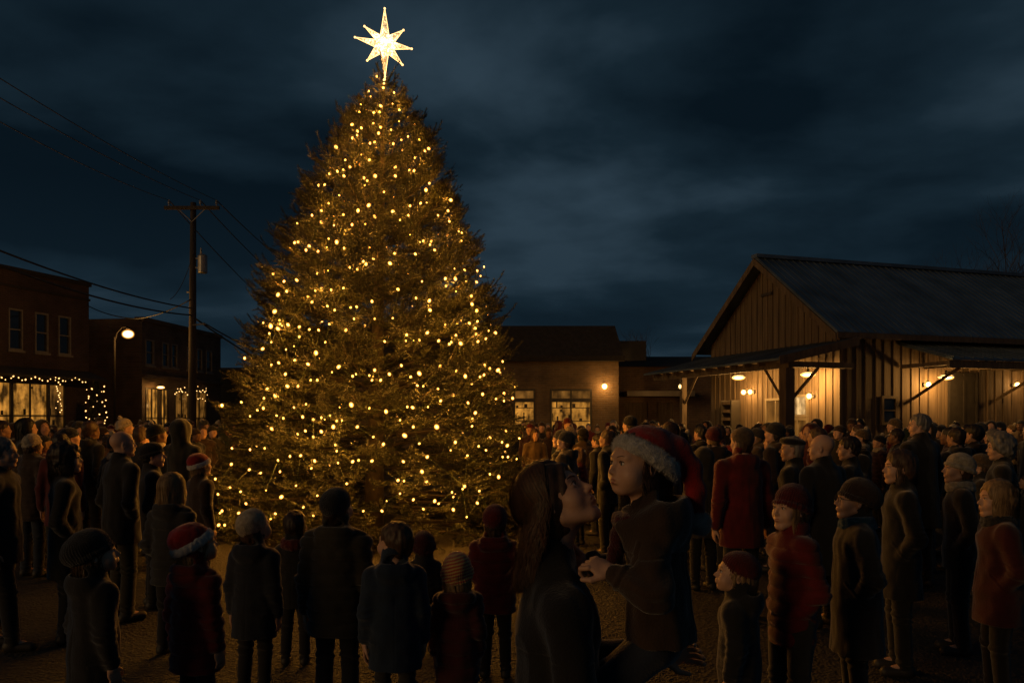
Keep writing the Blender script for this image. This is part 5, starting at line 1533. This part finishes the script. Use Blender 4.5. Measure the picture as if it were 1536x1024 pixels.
def person(label, pos, H, face, skin=0, coat='black', style='wool', hem=.55, trousers='black', arms='down', yaw=0, pitch=.12, roll=0, hat=None, hatc='black', hair='short', hairc='brown',
           hairlen=.2, nstr=500, hood=None, scarf=None, female=False, vox=.006, group=None, seed=0, glasses=False, w=1.0, face_detail=True, J=None, gloves=None, cat='person', z=0.0, hatkw=None, **P):
    root = empty('person', (pos[0], pos[1], z), face)
    tag(root, label, cat, group)
    P['hood'] = hood; P['female'] = female
    if J is None: J = skeleton(H, w, arms, yaw, pitch, roll, P.get('head_h'), P.get('stance', .0), P.get('lean', 0))
    for kk in ('palmL', 'palmR', 'footL', 'footR'):
        if kk in P: J[kk] = P[kk]
    body = link('body', body_sdf(J, P).mesh(P.get('bvox', vox)), M_skin[skin], root)
    link('coat', coat_sdf(J, P, style, hem).mesh(vox, coat_disp(J, style, seed, P.get('damp', 1.0))), fm(coat), root)
    link('trousers', trousers_sdf(J, P).mesh(vox, tr_disp(J, seed)), fm(trousers), root)
    for n in 'LR': link('shoe', shoe_sdf(J, n, P.get('boots')).mesh(max(vox, .006)), M_shoe, root)
    if hair and hair != 'none' and hood != 'up':
        hv = max(vox, .005)
        if hair == 'curly': hb_ = hair_cap_sdf(J, 'curly')
        elif hair in ('long', 'bob'): hb_ = hair_cap_sdf(J, 'long')
        else: hb_ = hair_cap_sdf(J, 'short')
        if hat and hat != 'band' and hair in ('long', 'bob', 'short'): hb_ = hair_cap_sdf(J, 'under')
        if P.get('thincap'): hb_ = hair_cap_sdf(J, 'under')
        if hair in ('long', 'curly'):
            o = J['head']; sc = J['hs']; bk = J['Rh'] @ np.array([0, -.05, -.03]) * sc
            e_ = o + bk + np.array([0, -.02, -hairlen * .8]); hb_.frame(); hb_.cone(o + bk, e_, .062 * sc, .05 * sc if hair == 'curly' else .035 * sc, k=.03)
        cap = link('hair', hb_.mesh(hv, (lambda P_, Nn: vnoise(P_ * [1, 1, .3], 60, seed) * .006 + vnoise(P_, 25, seed + 2) * (.012 if hair == 'curly' else .003))), hm(hairc), root)
        if hair in ('long', 'curly', 'bob') and nstr:
            link('hair_strands', hair_strands(J, hairlen, nstr, seed + 1, width=P.get('sw_', .0018), wave=.012 if hair == 'curly' else P.get('wave', .004), start_low=hat is not None, spread=P.get('spread', .02), gather=P.get('gather', 1.0), arc=P.get('arc', 2.2)), hm(hairc), cap)
    if hat in ('beanie', 'slouch', 'pom', 'band'):
        kw = dict(hatkw or {}); ribs = kw.pop('ribs', 46)
        if hat == 'slouch': kw.setdefault('slouch', .016); kw.setdefault('tall', .012)
        hb_ = beanie_sdf(J, **kw)
        if hat == 'band':
            M, o, sc = head_frame(J); hb_ = SDF(); hb_.frame(M @ Rx(.2), o, sc); hb_.ell((0, -.016, .04), (.088, .108, .088)); hb_.cut((0, 0, -1), .0); hb_.cut((0, 0, 1), .062); hb_.frame()
        h = link('hat', hb_.mesh(max(.004, vox * .8), beanie_disp(J, ribs)), knit(hatc) if not P.get('hatm') else P['hatm'], root)
        if hat == 'pom':
            M, o, sc = head_frame(J); c = o + M @ Rx(.24) @ (np.array([0, -.02, .150]) * sc)
            s = SDF(); s.ell(c, np.array([.034, .034, .032]) * sc); me = s.mesh(.005, lambda P_, Nn: vnoise(P_, 60, 2) * .008)
            link('pompom', me, fur('cream'), h)
    elif hat == 'cap':
        M, o, sc = head_frame(J); s = SDF(); s.frame(M @ Rx(.1), o, sc); s.ell((0, -.016, .045), (.084, .104, .085)); s.cut((0, 0, -1), -.03)
        s.ell((0, .095, .036), (.062, .062, .008), k=.01); s.frame(); link('hat', s.mesh(max(.004, vox * .8)), fm(hatc), root)
    elif hat == 'santa': santa_hat(J, root, **(hatkw or {}))
    elif hat == 'flat':
        M, o, sc = head_frame(J); s = SDF(); s.frame(M @ Rx(.08), o, sc); s.ell((0, 0, .072), (.098, .120, .046)); s.frame(); link('hat', s.mesh(max(.004, vox * .8)), fm(hatc), root)
    if hood == 'fur':
        pass
    if scarf:
        nk = J['neck']; sc = J['hs']; s = SDF()
        for zz_, rr_ in ((.0, .082), (.03, .076)):
            for i in range(16):
                a = i * math.pi / 8; b = a + math.pi / 8
                s.cone(nk + np.array([rr_ * math.cos(a), .008 + rr_ * math.sin(a), zz_]) * sc, nk + np.array([rr_ * math.cos(b), .008 + rr_ * math.sin(b), zz_ + .006 * math.sin(i)]) * sc, .026 * sc, k=.012)
        link('scarf', s.mesh(vox, lambda P_, Nn: vnoise(P_ * [1, 1, 2.5], 30, 3) * .005), knit(scarf), root)
    if face_detail: face_parts(J, root, browc=hairc if hairc in HAIRC else 'brown', lips=P.get('lips', False), eyes=P.get('eyes', True))
    if glasses: spectacles(J, root)
    return root, J
def facing(pos, tgt): return math.atan2(-(tgt[0] - pos[0]), tgt[1] - pos[1])
def PX(px, d): return ((px - 768) / F * d, d)
TREE = (TC.x, TC.y)
# ------------------------------------------------------------------ the two nearest: woman holding a child
GF = 'people standing closest to the camera'
def world_joint(root_pos, rz, p):
    """world point -> local"""
    v = Matrix.Rotation(-rz, 3, 'Z') @ (Vector(p) - Vector(root_pos)); return np.array(v)

def mother():
    pos = (.135, 2.36, 0); rz = R(-84)
    H = 1.60
    J = skeleton(H, 1.02, dict(L='down', R='down'), yaw=R(-31), pitch=R(41), head_h=.228)
    S = J['S']; k = S / 1.42
    hw = at(838, 752, 2.36)
    J['head'] = world_joint(pos, rz, hw)
    J['neck'] = J['head'] + np.array([0, -.035, -.165]); J['neck'][0] = 0.0
    # left arm (local -x, the far side) under the child; right arm near the camera bends across
    J['elL'] = J['shL'] + np.array([-.05, .12, -.24]); J['wrL'] = J['elL'] + np.array([.06, .23, .03])
    J['elR'] = J['shR'] + np.array([.05, .02, -.29]); J['wrR'] = J['elR'] + np.array([-.02, .235, -.06])
    J['palmR'] = np.array([.9, 0, -.3])
    root, J = person('woman with loose brown hair looking up at the child she holds on her arm', pos, H, rz, coat='black', style='wool', hem=.50, hair='long', hairc='brown', hairlen=.23,
                     nstr=0, female=True, vox=.0042, bvox=.003, skin=0, J=J, collar='mid', lips=True, seed=21, thick=.026, curl=.5, damp=1.2)
    cap = [c for c in bpy.data.objects if c.parent == root and c.name.startswith('hair')][0]
    link('hair_strands', hair_strands(J, .20, 9000, 77, width=.0007, wave=.006, spread=.10, gather=.9, tilt_back=.10, arc=2.75, lift=.06, sweep=.72), hm('brown'), cap)
    link('flyaway_hair', hair_strands(J, .20, 260, 79, width=.0004, wave=.014, spread=.16, gather=.6, tilt_back=.10, arc=2.3, lift=.13, sweep=.5), hm('auburn'), cap)
    return root, J
mother()

def child():
    pos = (.435, 2.30, 0); rz = R(68)           # body faces left and slightly away
    H = 1.16; z0 = 1.79 - H + .0
    J = skeleton(H, .92, dict(L='down', R='down'), yaw=R(46), pitch=R(3), head_h=.200)
    hw = at(958, 697, 2.28); hw.z -= z0
    J['head'] = world_joint(pos, rz, hw)
    off = J['head'] - np.array([0, .02, H - .12 * J['hs']])
    J['neck'] = J['head'] + np.array([0, -.02, -.145])
    dz = J['neck'][2] - (J['S'] + .01); dy = J['neck'][1] + .0
    for n in 'LR':
        J['sh' + n] = J['sh' + n] + np.array([0, dy * .8, dz])
    J['chest'] = J['chest'] + np.array([0, dy * .6, dz]); J['waist'] = J['waist'] + np.array([0, dy * .3, dz * .9]); J['pelvis'] = J['pelvis'] + np.array([0, 0, dz * .8])
    S = J['S']
    # near arm is the child's left (local -x): elbow down, hand resting on the woman's shoulder
    hand = world_joint(pos, rz, Vector((at(905, 852, 2.19).x, 2.19, at(905, 852, 2.19).z - z0)))
    elb = world_joint(pos, rz, Vector((at(982, 892, 2.13).x, 2.13, at(982, 892, 2.13).z - z0)))
    J['elL'] = elb; d = hand - elb; J['wrL'] = elb + d / np.linalg.norm(d) * (np.linalg.norm(d) - .035)
    J['elR'] = J['shR'] + np.array([.05, .08, -.14]); J['wrR'] = J['elR'] + np.array([-.03, .15, .02])
    for s_, n in ((-1, 'L'), (1, 'R')):
        J['hip' + n] = J['pelvis'] + np.array([s_ * .06, .02, -.03]); J['knee' + n] = J['hip' + n] + np.array([s_ * .07, .17, -.15]); J['ank' + n] = J['knee' + n] + np.array([0, -.10, -.24])
        J['foot' + n] = np.array([0, .12, -.06])
    J['palmL'] = np.array([-.5, .3, 1.0])
    root, J = person('small girl in a Santa hat and brown jacket held up by the long haired woman', pos, H, rz, z=z0, coat='brown', style='parka', hem=J['pelvis'][2] / S - .02, hoods=1.25, trousers='denim',
                     hair='long', hairc='brown', hairlen=.13, nstr=1500, sw_=.0009, female=True, vox=.0040, bvox=.0026, skin=0, J=J, hood='down', lips=True, hat='santa', seed=33, curl=1.05,
                     hatkw=dict(side=-1, droop=.13, vox=.0035, tilt=-.52, fibre=5000, tr=.9, tl=1.2), thick=.026, spread=.05, damp=1.4, arc=1.95)
    sc_ = J['neck']; s = SDF(); kk = J['hs']
    for i in range(14):
        a = i * 2 * math.pi / 14; b = a + 2 * math.pi / 14
        s.cone(sc_ + np.array([.07 * math.cos(a), .012 + .068 * math.sin(a), -.012]) * kk, sc_ + np.array([.07 * math.cos(b), .012 + .068 * math.sin(b), -.012]) * kk, .024 * kk, k=.012)
    s.cone(sc_ + np.array([.0, .085, -.02]) * kk, sc_ + np.array([.01, .115, -.20]) * kk, .026 * kk, .03 * kk, k=.02)
    link('scarf', s.mesh(.004, lambda P_, Nn: vnoise(P_ * [1, 1, 2.5], 40, 3) * .005), knit('burgundy'), root)
    return root, J
child()

# ------------------------------------------------------------------ people of the front rows, one by one
def front(label, px, d, H, face, **kw):
    if H < 1.47: kw['w'] = kw.get('w', 1.0) * 1.12; kw.setdefault('thick', .030); kw.setdefault('collar', 'high')
    """face: heading in degrees; 0 looks away from the camera, 90 to the left, -90 to the right"""
    x, y = PX(px, d); kw.setdefault('group', GF)
    return person(label, (x, y), H, R(face), **kw)
v1, v2 = .0052, .0062
ART = dict(skin=0)
front('small child in a knit hat and long dark coat, in front of the bald man', 140, 4.15, 1.22, -35, coat='black', style='parka', hem=.32, hat='slouch', hatc='charcoal', hair='long', hairc='brown', hairlen=.13, nstr=300, yaw=R(-30), pitch=R(12), vox=v1, arms='down', seed=1, hood='down', w=1.0)
front('girl in a red hat with a white band and red quilted coat, seen from behind', 293, 4.45, 1.22, -28, coat='red', style='puffer', hem=.44, hat='santa', hair='long', hairc='blonde', hairlen=.12, nstr=500, yaw=R(-28), pitch=R(12), vox=v1, seed=2, hood='down', trousers='charcoal', hatkw=dict(side=-1, tilt=-.30, fibre=1800, tail=False, tr=.85), w=1.02)
front('child in a cream beanie and dark navy coat', 381, 5.2, 1.215, -12, coat='navy', style='wool', hem=.42, hat='beanie', hatc='cream', hair='short', hairc='brown', yaw=R(-22), pitch=R(15), vox=v1, seed=3, hatkw=dict(cuff=False, tall=.006, low=-.02), hood='down')
front('small dark haired child with a red collar right of the cream beanie', 443, 5.9, 1.13, 0, coat='black', style='wool', hem=.50, hair='short', hairc='darkbrown', scarf='darkred', pitch=R(15), vox=v1, seed=4, hat=None)
front('boy in a dark beanie and olive quilted jacket', 505, 4.85, 1.385, -4, coat='olive', style='puffer', hem=.46, hat='beanie', hatc='charcoal', hair='short', hairc='darkbrown', pitch=R(12), yaw=R(-12), vox=v1, seed=5, hood='down', collar='high', w=1.08, trousers='charcoal', hatkw=dict(cuff=False, tall=.002, low=-.015))
front('bare headed boy in a dark blue coat turning his face left', 592, 4.55, 1.215, 8, coat='blue', style='wool', hem=.42, hair='short', hairc='brown', yaw=R(48), pitch=R(8), vox=v1, seed=6, hood='down', trousers='charcoal', w=1.05)
front('smallest child in a dull red knit hat beside the bare headed boy', 636, 6.2, .94, 5, coat='charcoal', style='wool', hem=.4, hat='beanie', hatc='burgundy', hair='long', hairc='brown', hairlen=.06, nstr=200, pitch=R(15), vox=v1, seed=7)
front('little girl in a yellow and red striped knit hat', 686, 4.7, 1.02, 0, coat='burgundy', style='puffer', hem=.36, hat='beanie', hatc='cream', hair='long', hairc='blonde', hairlen=.11, nstr=500, pitch=R(15), vox=v1, seed=8, hood='down', hatkw=dict(tall=.004), hatm=None, spread=.16)
front('girl in a red beanie and red quilted coat next to the striped hat', 743, 5.6, 1.205, -6, coat='red', style='puffer', hem=.50, hat='beanie', hatc='red', hair='long', hairc='brown', hairlen=.04, nstr=150, pitch=R(15), vox=v1, seed=9, hood='down', hatkw=dict(cuff=False, tall=.004, low=-.02), arms='front')
front('small girl in a red beanie and black parka looking left in profile', 1108, 4.15, 1.115, 62, coat='black', style='parka', hem=.34, hat='beanie', hatc='darkred', hair='long', hairc='blonde', hairlen=.10, nstr=300, yaw=R(22), pitch=R(12), vox=v1, seed=10, hood='down', collar='high', hatkw=dict(cuff=False, low=-.01))
front('girl with long fair hair in a red hat and red winter jacket', 1188, 4.4, 1.43, 110, coat='red', style='puffer', hem=.50, hat='beanie', hatc='darkred', hair='long', hairc='blonde', hairlen=.20, nstr=500, yaw=R(8), pitch=R(6), vox=v1, seed=11, collar='high', arms='pocket', trousers='charcoal', hatkw=dict(tall=.012), female=True, lips=True, w=.84, thick=.020)
front('woman in glasses, a brown knit hat and a blue scarf', 1285, 4.8, 1.435, 82, coat='charcoal', style='parka', hem=.36, hat='slouch', hatc='brown', hair='short', hairc='darkbrown', yaw=R(5), pitch=R(8), vox=v1, seed=12, scarf='teal', glasses=True, arms='pocket', female=True, w=1.08)
front('woman in a dark headband behind the glasses wearer', 1352, 5.7, 1.575, 78, coat='black', style='wool', hem=.42, hat='band', hatc='brown', hair='long', hairc='brown', hairlen=.17, nstr=500, yaw=R(8), pitch=R(6), vox=v1, seed=13, collar='high', arms='pocket', female=True, w=1.04)
front('woman in a pale knit hat and cream collar', 1440, 6.2, 1.54, 72, coat='charcoal', style='wool', hem=.52, hat='beanie', hatc='cream', hair='short', hairc='brown', yaw=R(8), pitch=R(6), vox=v2, seed=14, scarf='cream', arms='pocket', female=True)
front('fair haired woman in a burgundy jacket at the right edge', 1498, 5.1, 1.41, 78, coat='burgundy', style='wool', hem=.46, hair='long', hairc='blonde', hairlen=.15, nstr=900, yaw=R(8), pitch=R(6), vox=v1, seed=15, scarf='charcoal', arms='pocket', female=True, w=1.05)
front('man with short grey hair walking in at the left edge', 2, 6.3, 1.655, -80, coat='charcoal', style='wool', hem=.50, hair='short', hairc='grey', pitch=R(4), vox=v2, seed=16, w=1.06, arms='down', stance=.12)
front('woman with dark curly hair and glasses in a long dark coat', 98, 6.5, 1.60, -62, coat='black', style='wool', hem=.40, hair='curly', hairc='darkbrown', hairlen=.20, nstr=900, yaw=R(-12), pitch=R(8), vox=v2, seed=17, glasses=True, female=True, arms='pocket')
front('tall bald man in a black jacket left of the tree', 182, 7.2, 1.70, -38, coat='black', style='wool', hem=.50, hair='none', hairc='grey', yaw=R(-16), pitch=R(6), vox=v2, seed=18, w=1.14, trousers='olive', arms='pocket')
front('person in a black knit hat beside the bald man', 228, 7.7, 1.58, -60, coat='black', style='wool', hem=.46, hat='beanie', hatc='black', hair='short', hairc='black', yaw=R(-16), pitch=R(4), vox=v2, seed=19, arms='pocket')
front('fair haired girl in a dark jacket seen from behind', 258, 6.15, 1.385, -18, coat='charcoal', style='puffer', hem=.50, hair='long', hairc='blonde', hairlen=.17, nstr=900, pitch=R(8), vox=v2, seed=20, arms='pocket', female=True, hood='down')
front('child in a red hat with a white band close beside the tree branches', 300, 8.4, 1.44, -40, coat='brown', style='wool', hem=.45, hat='santa', hair='long', hairc='blonde', hairlen=.1, nstr=250, pitch=R(6), vox=v2, seed=22, hatkw=dict(side=1, tilt=-.25, fibre=900, vox=.005, tail=False, tr=.85))
front('man with a pale knit hat and red hooded coat seen from behind', 1113, 7.3, 1.715, 14, coat='red', style='parka', hem=.46, hat='beanie', hatc='tan', hair='short', hairc='brown', yaw=R(18), pitch=R(4), vox=v2, seed=23, hood='down', w=1.18, collar='high', trousers='charcoal', hatkw=dict(cuff=False, low=-.03, tall=.012))
front('person in a fur trimmed hood and olive jacket', 1055, 8.5, 1.50, 12, coat='olive', style='parka', hem=.46, hood='up', hair='none', pitch=R(4), vox=v2, seed=24, w=1.06, scarf='tan')
front('man in a flat dark cap and black coat', 1190, 7.5, 1.645, 55, coat='black', style='wool', hem=.40, hat='flat', hatc='black', hair='short', hairc='grey', yaw=R(18), pitch=R(2), vox=v2, seed=25, w=1.08)
front('balding man in a broad black coat right of the cap wearer', 1234, 7.0, 1.675, 30, coat='black', style='wool', hem=.34, hair='none', hairc='grey', yaw=R(30), pitch=R(4), vox=v2, seed=26, w=1.22, skin=0)
front('dark haired man looking left behind the woman in glasses', 1275, 8.0, 1.63, 60, coat='black', style='wool', hem=.42, hair='short', hairc='darkbrown', yaw=R(14), pitch=R(0), vox=v2, seed=27, w=1.08)
front('tallest man of the right crowd, grey haired in black', 1380, 8.6, 1.86, 30, coat='black', style='wool', hem=.42, hair='short', hairc='grey', yaw=R(40), pitch=R(0), vox=v2, seed=28, w=1.18)
front('person with wavy grey hair behind the fair haired woman', 1502, 7.5, 1.66, 62, coat='black', style='wool', hem=.42, hair='curly', hairc='grey', hairlen=.05, nstr=300, yaw=R(10), pitch=R(0), vox=v2, seed=29, w=1.08)
front('short person in a pale bonnet behind the pale knit hat', 1472, 8.2, 1.45, 60, coat='charcoal', style='wool', hem=.42, hat='beanie', hatc='tan', hair='short', pitch=R(2), vox=v2, seed=30)
front('man in a black knit hat standing well back, right of the tree', 945, 11.6, 1.86, 40, coat='brown', style='parka', hem=.44, hat='beanie', hatc='black', hair='short', hood='down', pitch=R(4), vox=.009, seed=31, group='people further back', face_detail=False)
front('child in a bright red jacket among the dark coats, right of the tree', 868, 11.5, 1.40, 60, coat='red', style='puffer', hem=.45, hair='long', hairc='blonde', nstr=150, hairlen=.12, pitch=R(4), vox=.009, seed=32, group='people further back', face_detail=False, trousers='charcoal')

# striped knitting for the yellow and red hat
def striped():
    m, n, l, b = newmat('striped_knit'); b.inputs['Roughness'].default_value = .95; b.inputs['Sheen Weight'].default_value = .5
    tc = N(n, 'ShaderNodeTexCoord'); wv = N(n, 'ShaderNodeTexWave', wave_type='BANDS', bands_direction='Z'); wv.inputs['Scale'].default_value = 17; wv.inputs['Distortion'].default_value = 1.2
    mp = N(n, 'ShaderNodeMapping'); mp.inputs['Rotation'].default_value = (.1, .25, 0); l.new(tc.outputs['Object'], mp.inputs[0]); l.new(mp.outputs[0], wv.inputs['Vector'])
    cr = N(n, 'ShaderNodeValToRGB'); cr.color_ramp.elements[0].position = .42; cr.color_ramp.elements[1].position = .56
    cr.color_ramp.elements[0].color = (.5, .33, .10, 1); cr.color_ramp.elements[1].color = (.34, .05, .02, 1); l.new(wv.outputs['Fac'], cr.inputs[0]); l.new(cr.outputs[0], b.inputs['Base Color'])
    no = N(n, 'ShaderNodeTexNoise'); no.inputs['Scale'].default_value = 170; l.new(tc.outputs['Object'], no.inputs['Vector'])
    bp = N(n, 'ShaderNodeBump'); bp.inputs['Strength'].default_value = .8; bp.inputs['Distance'].default_value = .01; l.new(no.outputs['Fac'], bp.inputs['Height']); l.new(bp.outputs[0], b.inputs['Normal'])
    return m
for o in bpy.data.objects:
    if o.get('label', '').startswith('little girl in a yellow'):
        for c in o.children:
            if c.name.startswith('hat'): c.data.materials[0] = striped()

# ------------------------------------------------------------------ the crowd behind: prototypes, then copies with their own coats and sizes
CV = .012
PROTO = []
defs = [dict(style='wool', hem=.45, hair='short', arms='down'), dict(style='puffer', hem=.52, hair='short', arms='pocket', hood='down'),
        dict(style='parka', hem=.44, hat='beanie', hair='short', arms='pocket', hood='down'), dict(style='wool', hem=.38, hair='long', nstr=120, hairlen=.16, arms='front', female=True, sw_=.005),
        dict(style='puffer', hem=.48, hair='long', nstr=120, hairlen=.12, hat='beanie', arms='pocket', female=True, sw_=.005), dict(style='parka', hem=.46, hood='up', hair='none', arms='down'),
        dict(style='wool', hem=.50, hair='short', arms='pocket', hood='down'), dict(style='wool', hem=.5, hair='short', hat='cap', arms='up'), dict(style='puffer', hem=.46, hair='short', hat='pom', arms='down', scarf='cream')]
for i, dfn in enumerate(defs):
    rt, J = person('x', (0, 0), 1.70, 0, vox=CV, face_detail=False, seed=50 + i, thick=.024, pitch=.12, **dfn)
    PROTO.append((rt, dfn))
def copy_person(rt, pos, rz, sc, coat, trousers, hatc, hairc, skin):
    c = rt.copy(); COL.objects.link(c); c.location = (pos[0], pos[1], 0); c.rotation_euler = (0, 0, rz); c.scale = (sc, sc, sc)
    def cp(o, par):
        d = o.copy(); COL.objects.link(d); d.parent = par; st_ = o.name.split('.')[0]
        m = {'coat': fm(coat), 'trousers': fm(trousers), 'hat': knit(hatc) if hatc else None, 'hair': hm(hairc), 'hair_strands': hm(hairc), 'body': M_skin[skin]}.get(st_)
        if m is not None and len(d.material_slots):
            d.material_slots[0].link = 'OBJECT'; d.material_slots[0].material = m
        for k_ in o.children: cp(k_, d)
    for ch in rt.children: cp(ch, c)
    return c
taken = []
for o in list(bpy.data.objects):
    if o.name.startswith('person') and o.parent is None and o.get('label') != 'x': taken.append((o.location.x, o.location.y))
obst = [(-12.0, 30.0, .3)]
cr_ = random.Random(4)
spots = []
def near_line(x, y, x0, y0, x1, y1, r):
    dx_, dy_ = x1 - x0, y1 - y0; t = max(0, min(1, ((x - x0) * dx_ + (y - y0) * dy_) / (dx_ * dx_ + dy_ * dy_))); return math.hypot(x - x0 - t * dx_, y - y0 - t * dy_) < r
def ok(x, y, rmin):
    if y < 8.0: return False
    if math.hypot(x - TC.x, y - TC.y) < 3.35: return False
    q = x / y
    px = 768 + q * F
    if px < -25 or px > 1560: return False
    # hidden behind the tree: leave out
    if 352 < px < 762 and y > 12: return False
    # open gravel in front and beside the tree
    if y < 9.0 and px < 330: return False
    if 300 < px < 800 and y < 14.5: return False
    if px > 780 and px < 1010 and y < 9.6: return False
    if px >= 1010 and y < 9.2: return False
    # barn and porch
    v_ = (Vector((x, y, 0)) - BC); uu, vv = v_.dot(BU), v_.dot(BV)
    if uu > -.5 and vv > -.6: return False
    if uu > -.4 and vv > -2.3 and (abs(uu) < .45 or abs(uu - 4.33) < .4): return False
    if y > 29.2 and px > 330: return False
    # left buildings
    if px < 230 and (Vector((x, y, 0)) - A0).dot(nin) > -1.3: return False
    if y > 37: return False
    return all(math.hypot(x - a, y - b) > rmin for a, b in spots) and all(math.hypot(x - a, y - b) > .62 for a, b in taken)
tries = 0
while len(spots) < 275 and tries < 60000:
    tries += 1
    y = 8.6 + 21 * cr_.random() ** 1.25
    if cr_.random() < .5: px = cr_.uniform(-15, 360)
    else: px = cr_.uniform(775, 1550)
    x = (px - 768) / F * y
    if ok(x, y, .44 + .016 * (y - 8)): spots.append((x, y))
spots.sort(key=lambda p: p[1])
COATS = ['black', 'charcoal', 'navy', 'brown', 'olive', 'grey', 'black', 'green', 'plum', 'tan', 'black', 'charcoal', 'darkred', 'blue', 'burgundy', 'brown']
HATS = ['black', 'charcoal', 'grey', 'cream', 'brown', 'darkred', 'tan', 'navy']
HAIRS = ['brown', 'darkbrown', 'black', 'blonde', 'grey', 'brown', 'darkbrown', 'black']
def zone(px, y):
    if px < 105: return 'before the lit brick building window'
    if px < 170: return 'before the brick building corner'
    if px < 270: return 'before the street lamp and dark building'
    if px < 400: return 'between utility pole and tree'
    if px < 830: return 'beside the right edge of the tree'
    if px < 905: return 'before the lit middle shop window'
    if px < 1000: return 'before the low storage building'
    if px < 1090: return 'near the far porch post'
    if px < 1190: return 'before the barn porch door'
    if px < 1270: return 'before the barn gable corner'
    if px < 1400: return 'before the long barn wall'
    return 'before the barn awning'
recs = []
for i, (x, y) in enumerate(spots):
    k_ = cr_.choice([0, 1, 2, 2, 3, 4, 4, 5, 5, 6, 7, 8, 8, 2]); rt, dfn = PROTO[k_]
    child_ = cr_.random() < .13
    H = cr_.uniform(1.15, 1.4) if child_ else cr_.gauss(1.69, .075)
    H = min(H, 1.90); px = 768 + x / y * F
    coat = cr_.choice(COATS); hatc = cr_.choice(HATS) if 'hat' in dfn else None; hairc = cr_.choice(HAIRS)
    if cr_.random() < .05: coat = 'red'
    rz = facing((x, y), TREE) + cr_.gauss(0, .5)
    o = copy_person(rt, (x, y), rz, H / 1.70, coat, cr_.choice(['black', 'denim', 'charcoal', 'olive']), hatc, hairc, 0 if cr_.random() < .75 else cr_.choice([1, 2]))
    if dfn.get('hat') == 'beanie' or dfn.get('hat') == 'pom': hd = '%s %s hat' % (WORDS[hatc], 'bobble' if dfn['hat'] == 'pom' else 'knit')
    elif dfn.get('hat') == 'cap': hd = '%s cap' % WORDS[hatc]
    elif dfn.get('hood') == 'up': hd = 'raised hood'
    elif dfn['hair'] == 'none': hd = 'bare bald head'
    else: hd = '%s %s hair' % ('long' if dfn['hair'] == 'long' else 'short', 'dark brown' if hairc == 'darkbrown' else hairc)
    dist = 'near' if y < 12.5 else 'middle' if y < 18 else 'far'
    coatw = {'wool': 'coat', 'puffer': 'quilted jacket', 'parka': 'parka'}[dfn['style']]
    recs.append([o, px, ('child' if child_ else 'adult'), WORDS[coat], coatw, hd, dist, zone(px, y)])
from collections import defaultdict
grp = defaultdict(list)
for r_ in recs: grp[(r_[2], r_[3], r_[4], r_[5], r_[6], r_[7])].append(r_)
for key, lst in grp.items():
    lst.sort(key=lambda r: r[1])
    for j, r_ in enumerate(lst):
        o, px, who, cc, cw, hd, dist, zn = r_
        pre = '' if len(lst) == 1 else ('leftmost ' if j == 0 else 'rightmost ' if j == len(lst) - 1 else 'middle ')
        lab = '%s%s in %s %s, %s, %s row %s' % (pre, who, cc, cw, hd, {'near': 'front', 'middle': 'middle', 'far': 'back'}[dist], zn)
        wds = lab.split()
        if len(wds) > 16: lab = lab.replace(' row', '').replace('before the ', 'by the ')
        if len(lab.split()) > 16: lab = lab.replace(', bare bald head', ', bald')
        if len(lab.split()) > 16: lab = lab.replace('quilted ', '').replace('dark brown hair', 'dark hair').replace(' lit', '')
        if len(lab.split()) > 16: lab = lab.replace(' row', '').replace('before the ', 'by the ').replace('beside the ', 'by the ').replace(' and dark building', '')
        if len(lab.split()) > 16: lab = lab.replace(', short dark brown hair', '').replace(', long dark brown hair', '').replace(', short', '').replace(' hair', ' haired')
        if len(lab.split()) > 16: print('LONG', lab)
        tag(o, lab, 'person', 'crowd gathered around the tree')
for rt, dfn in PROTO:
    for ch in list(rt.children_recursive): bpy.data.objects.remove(ch, do_unlink=True)
    bpy.data.objects.remove(rt, do_unlink=True)
print('crowd', len(spots), 'time', round(time.time() - T0, 1))

for o in bpy.data.objects:
    if o.parent is None and len(str(o.get('label', '')).split()) > 16: print('TOOLONG', o.name, o['label'])
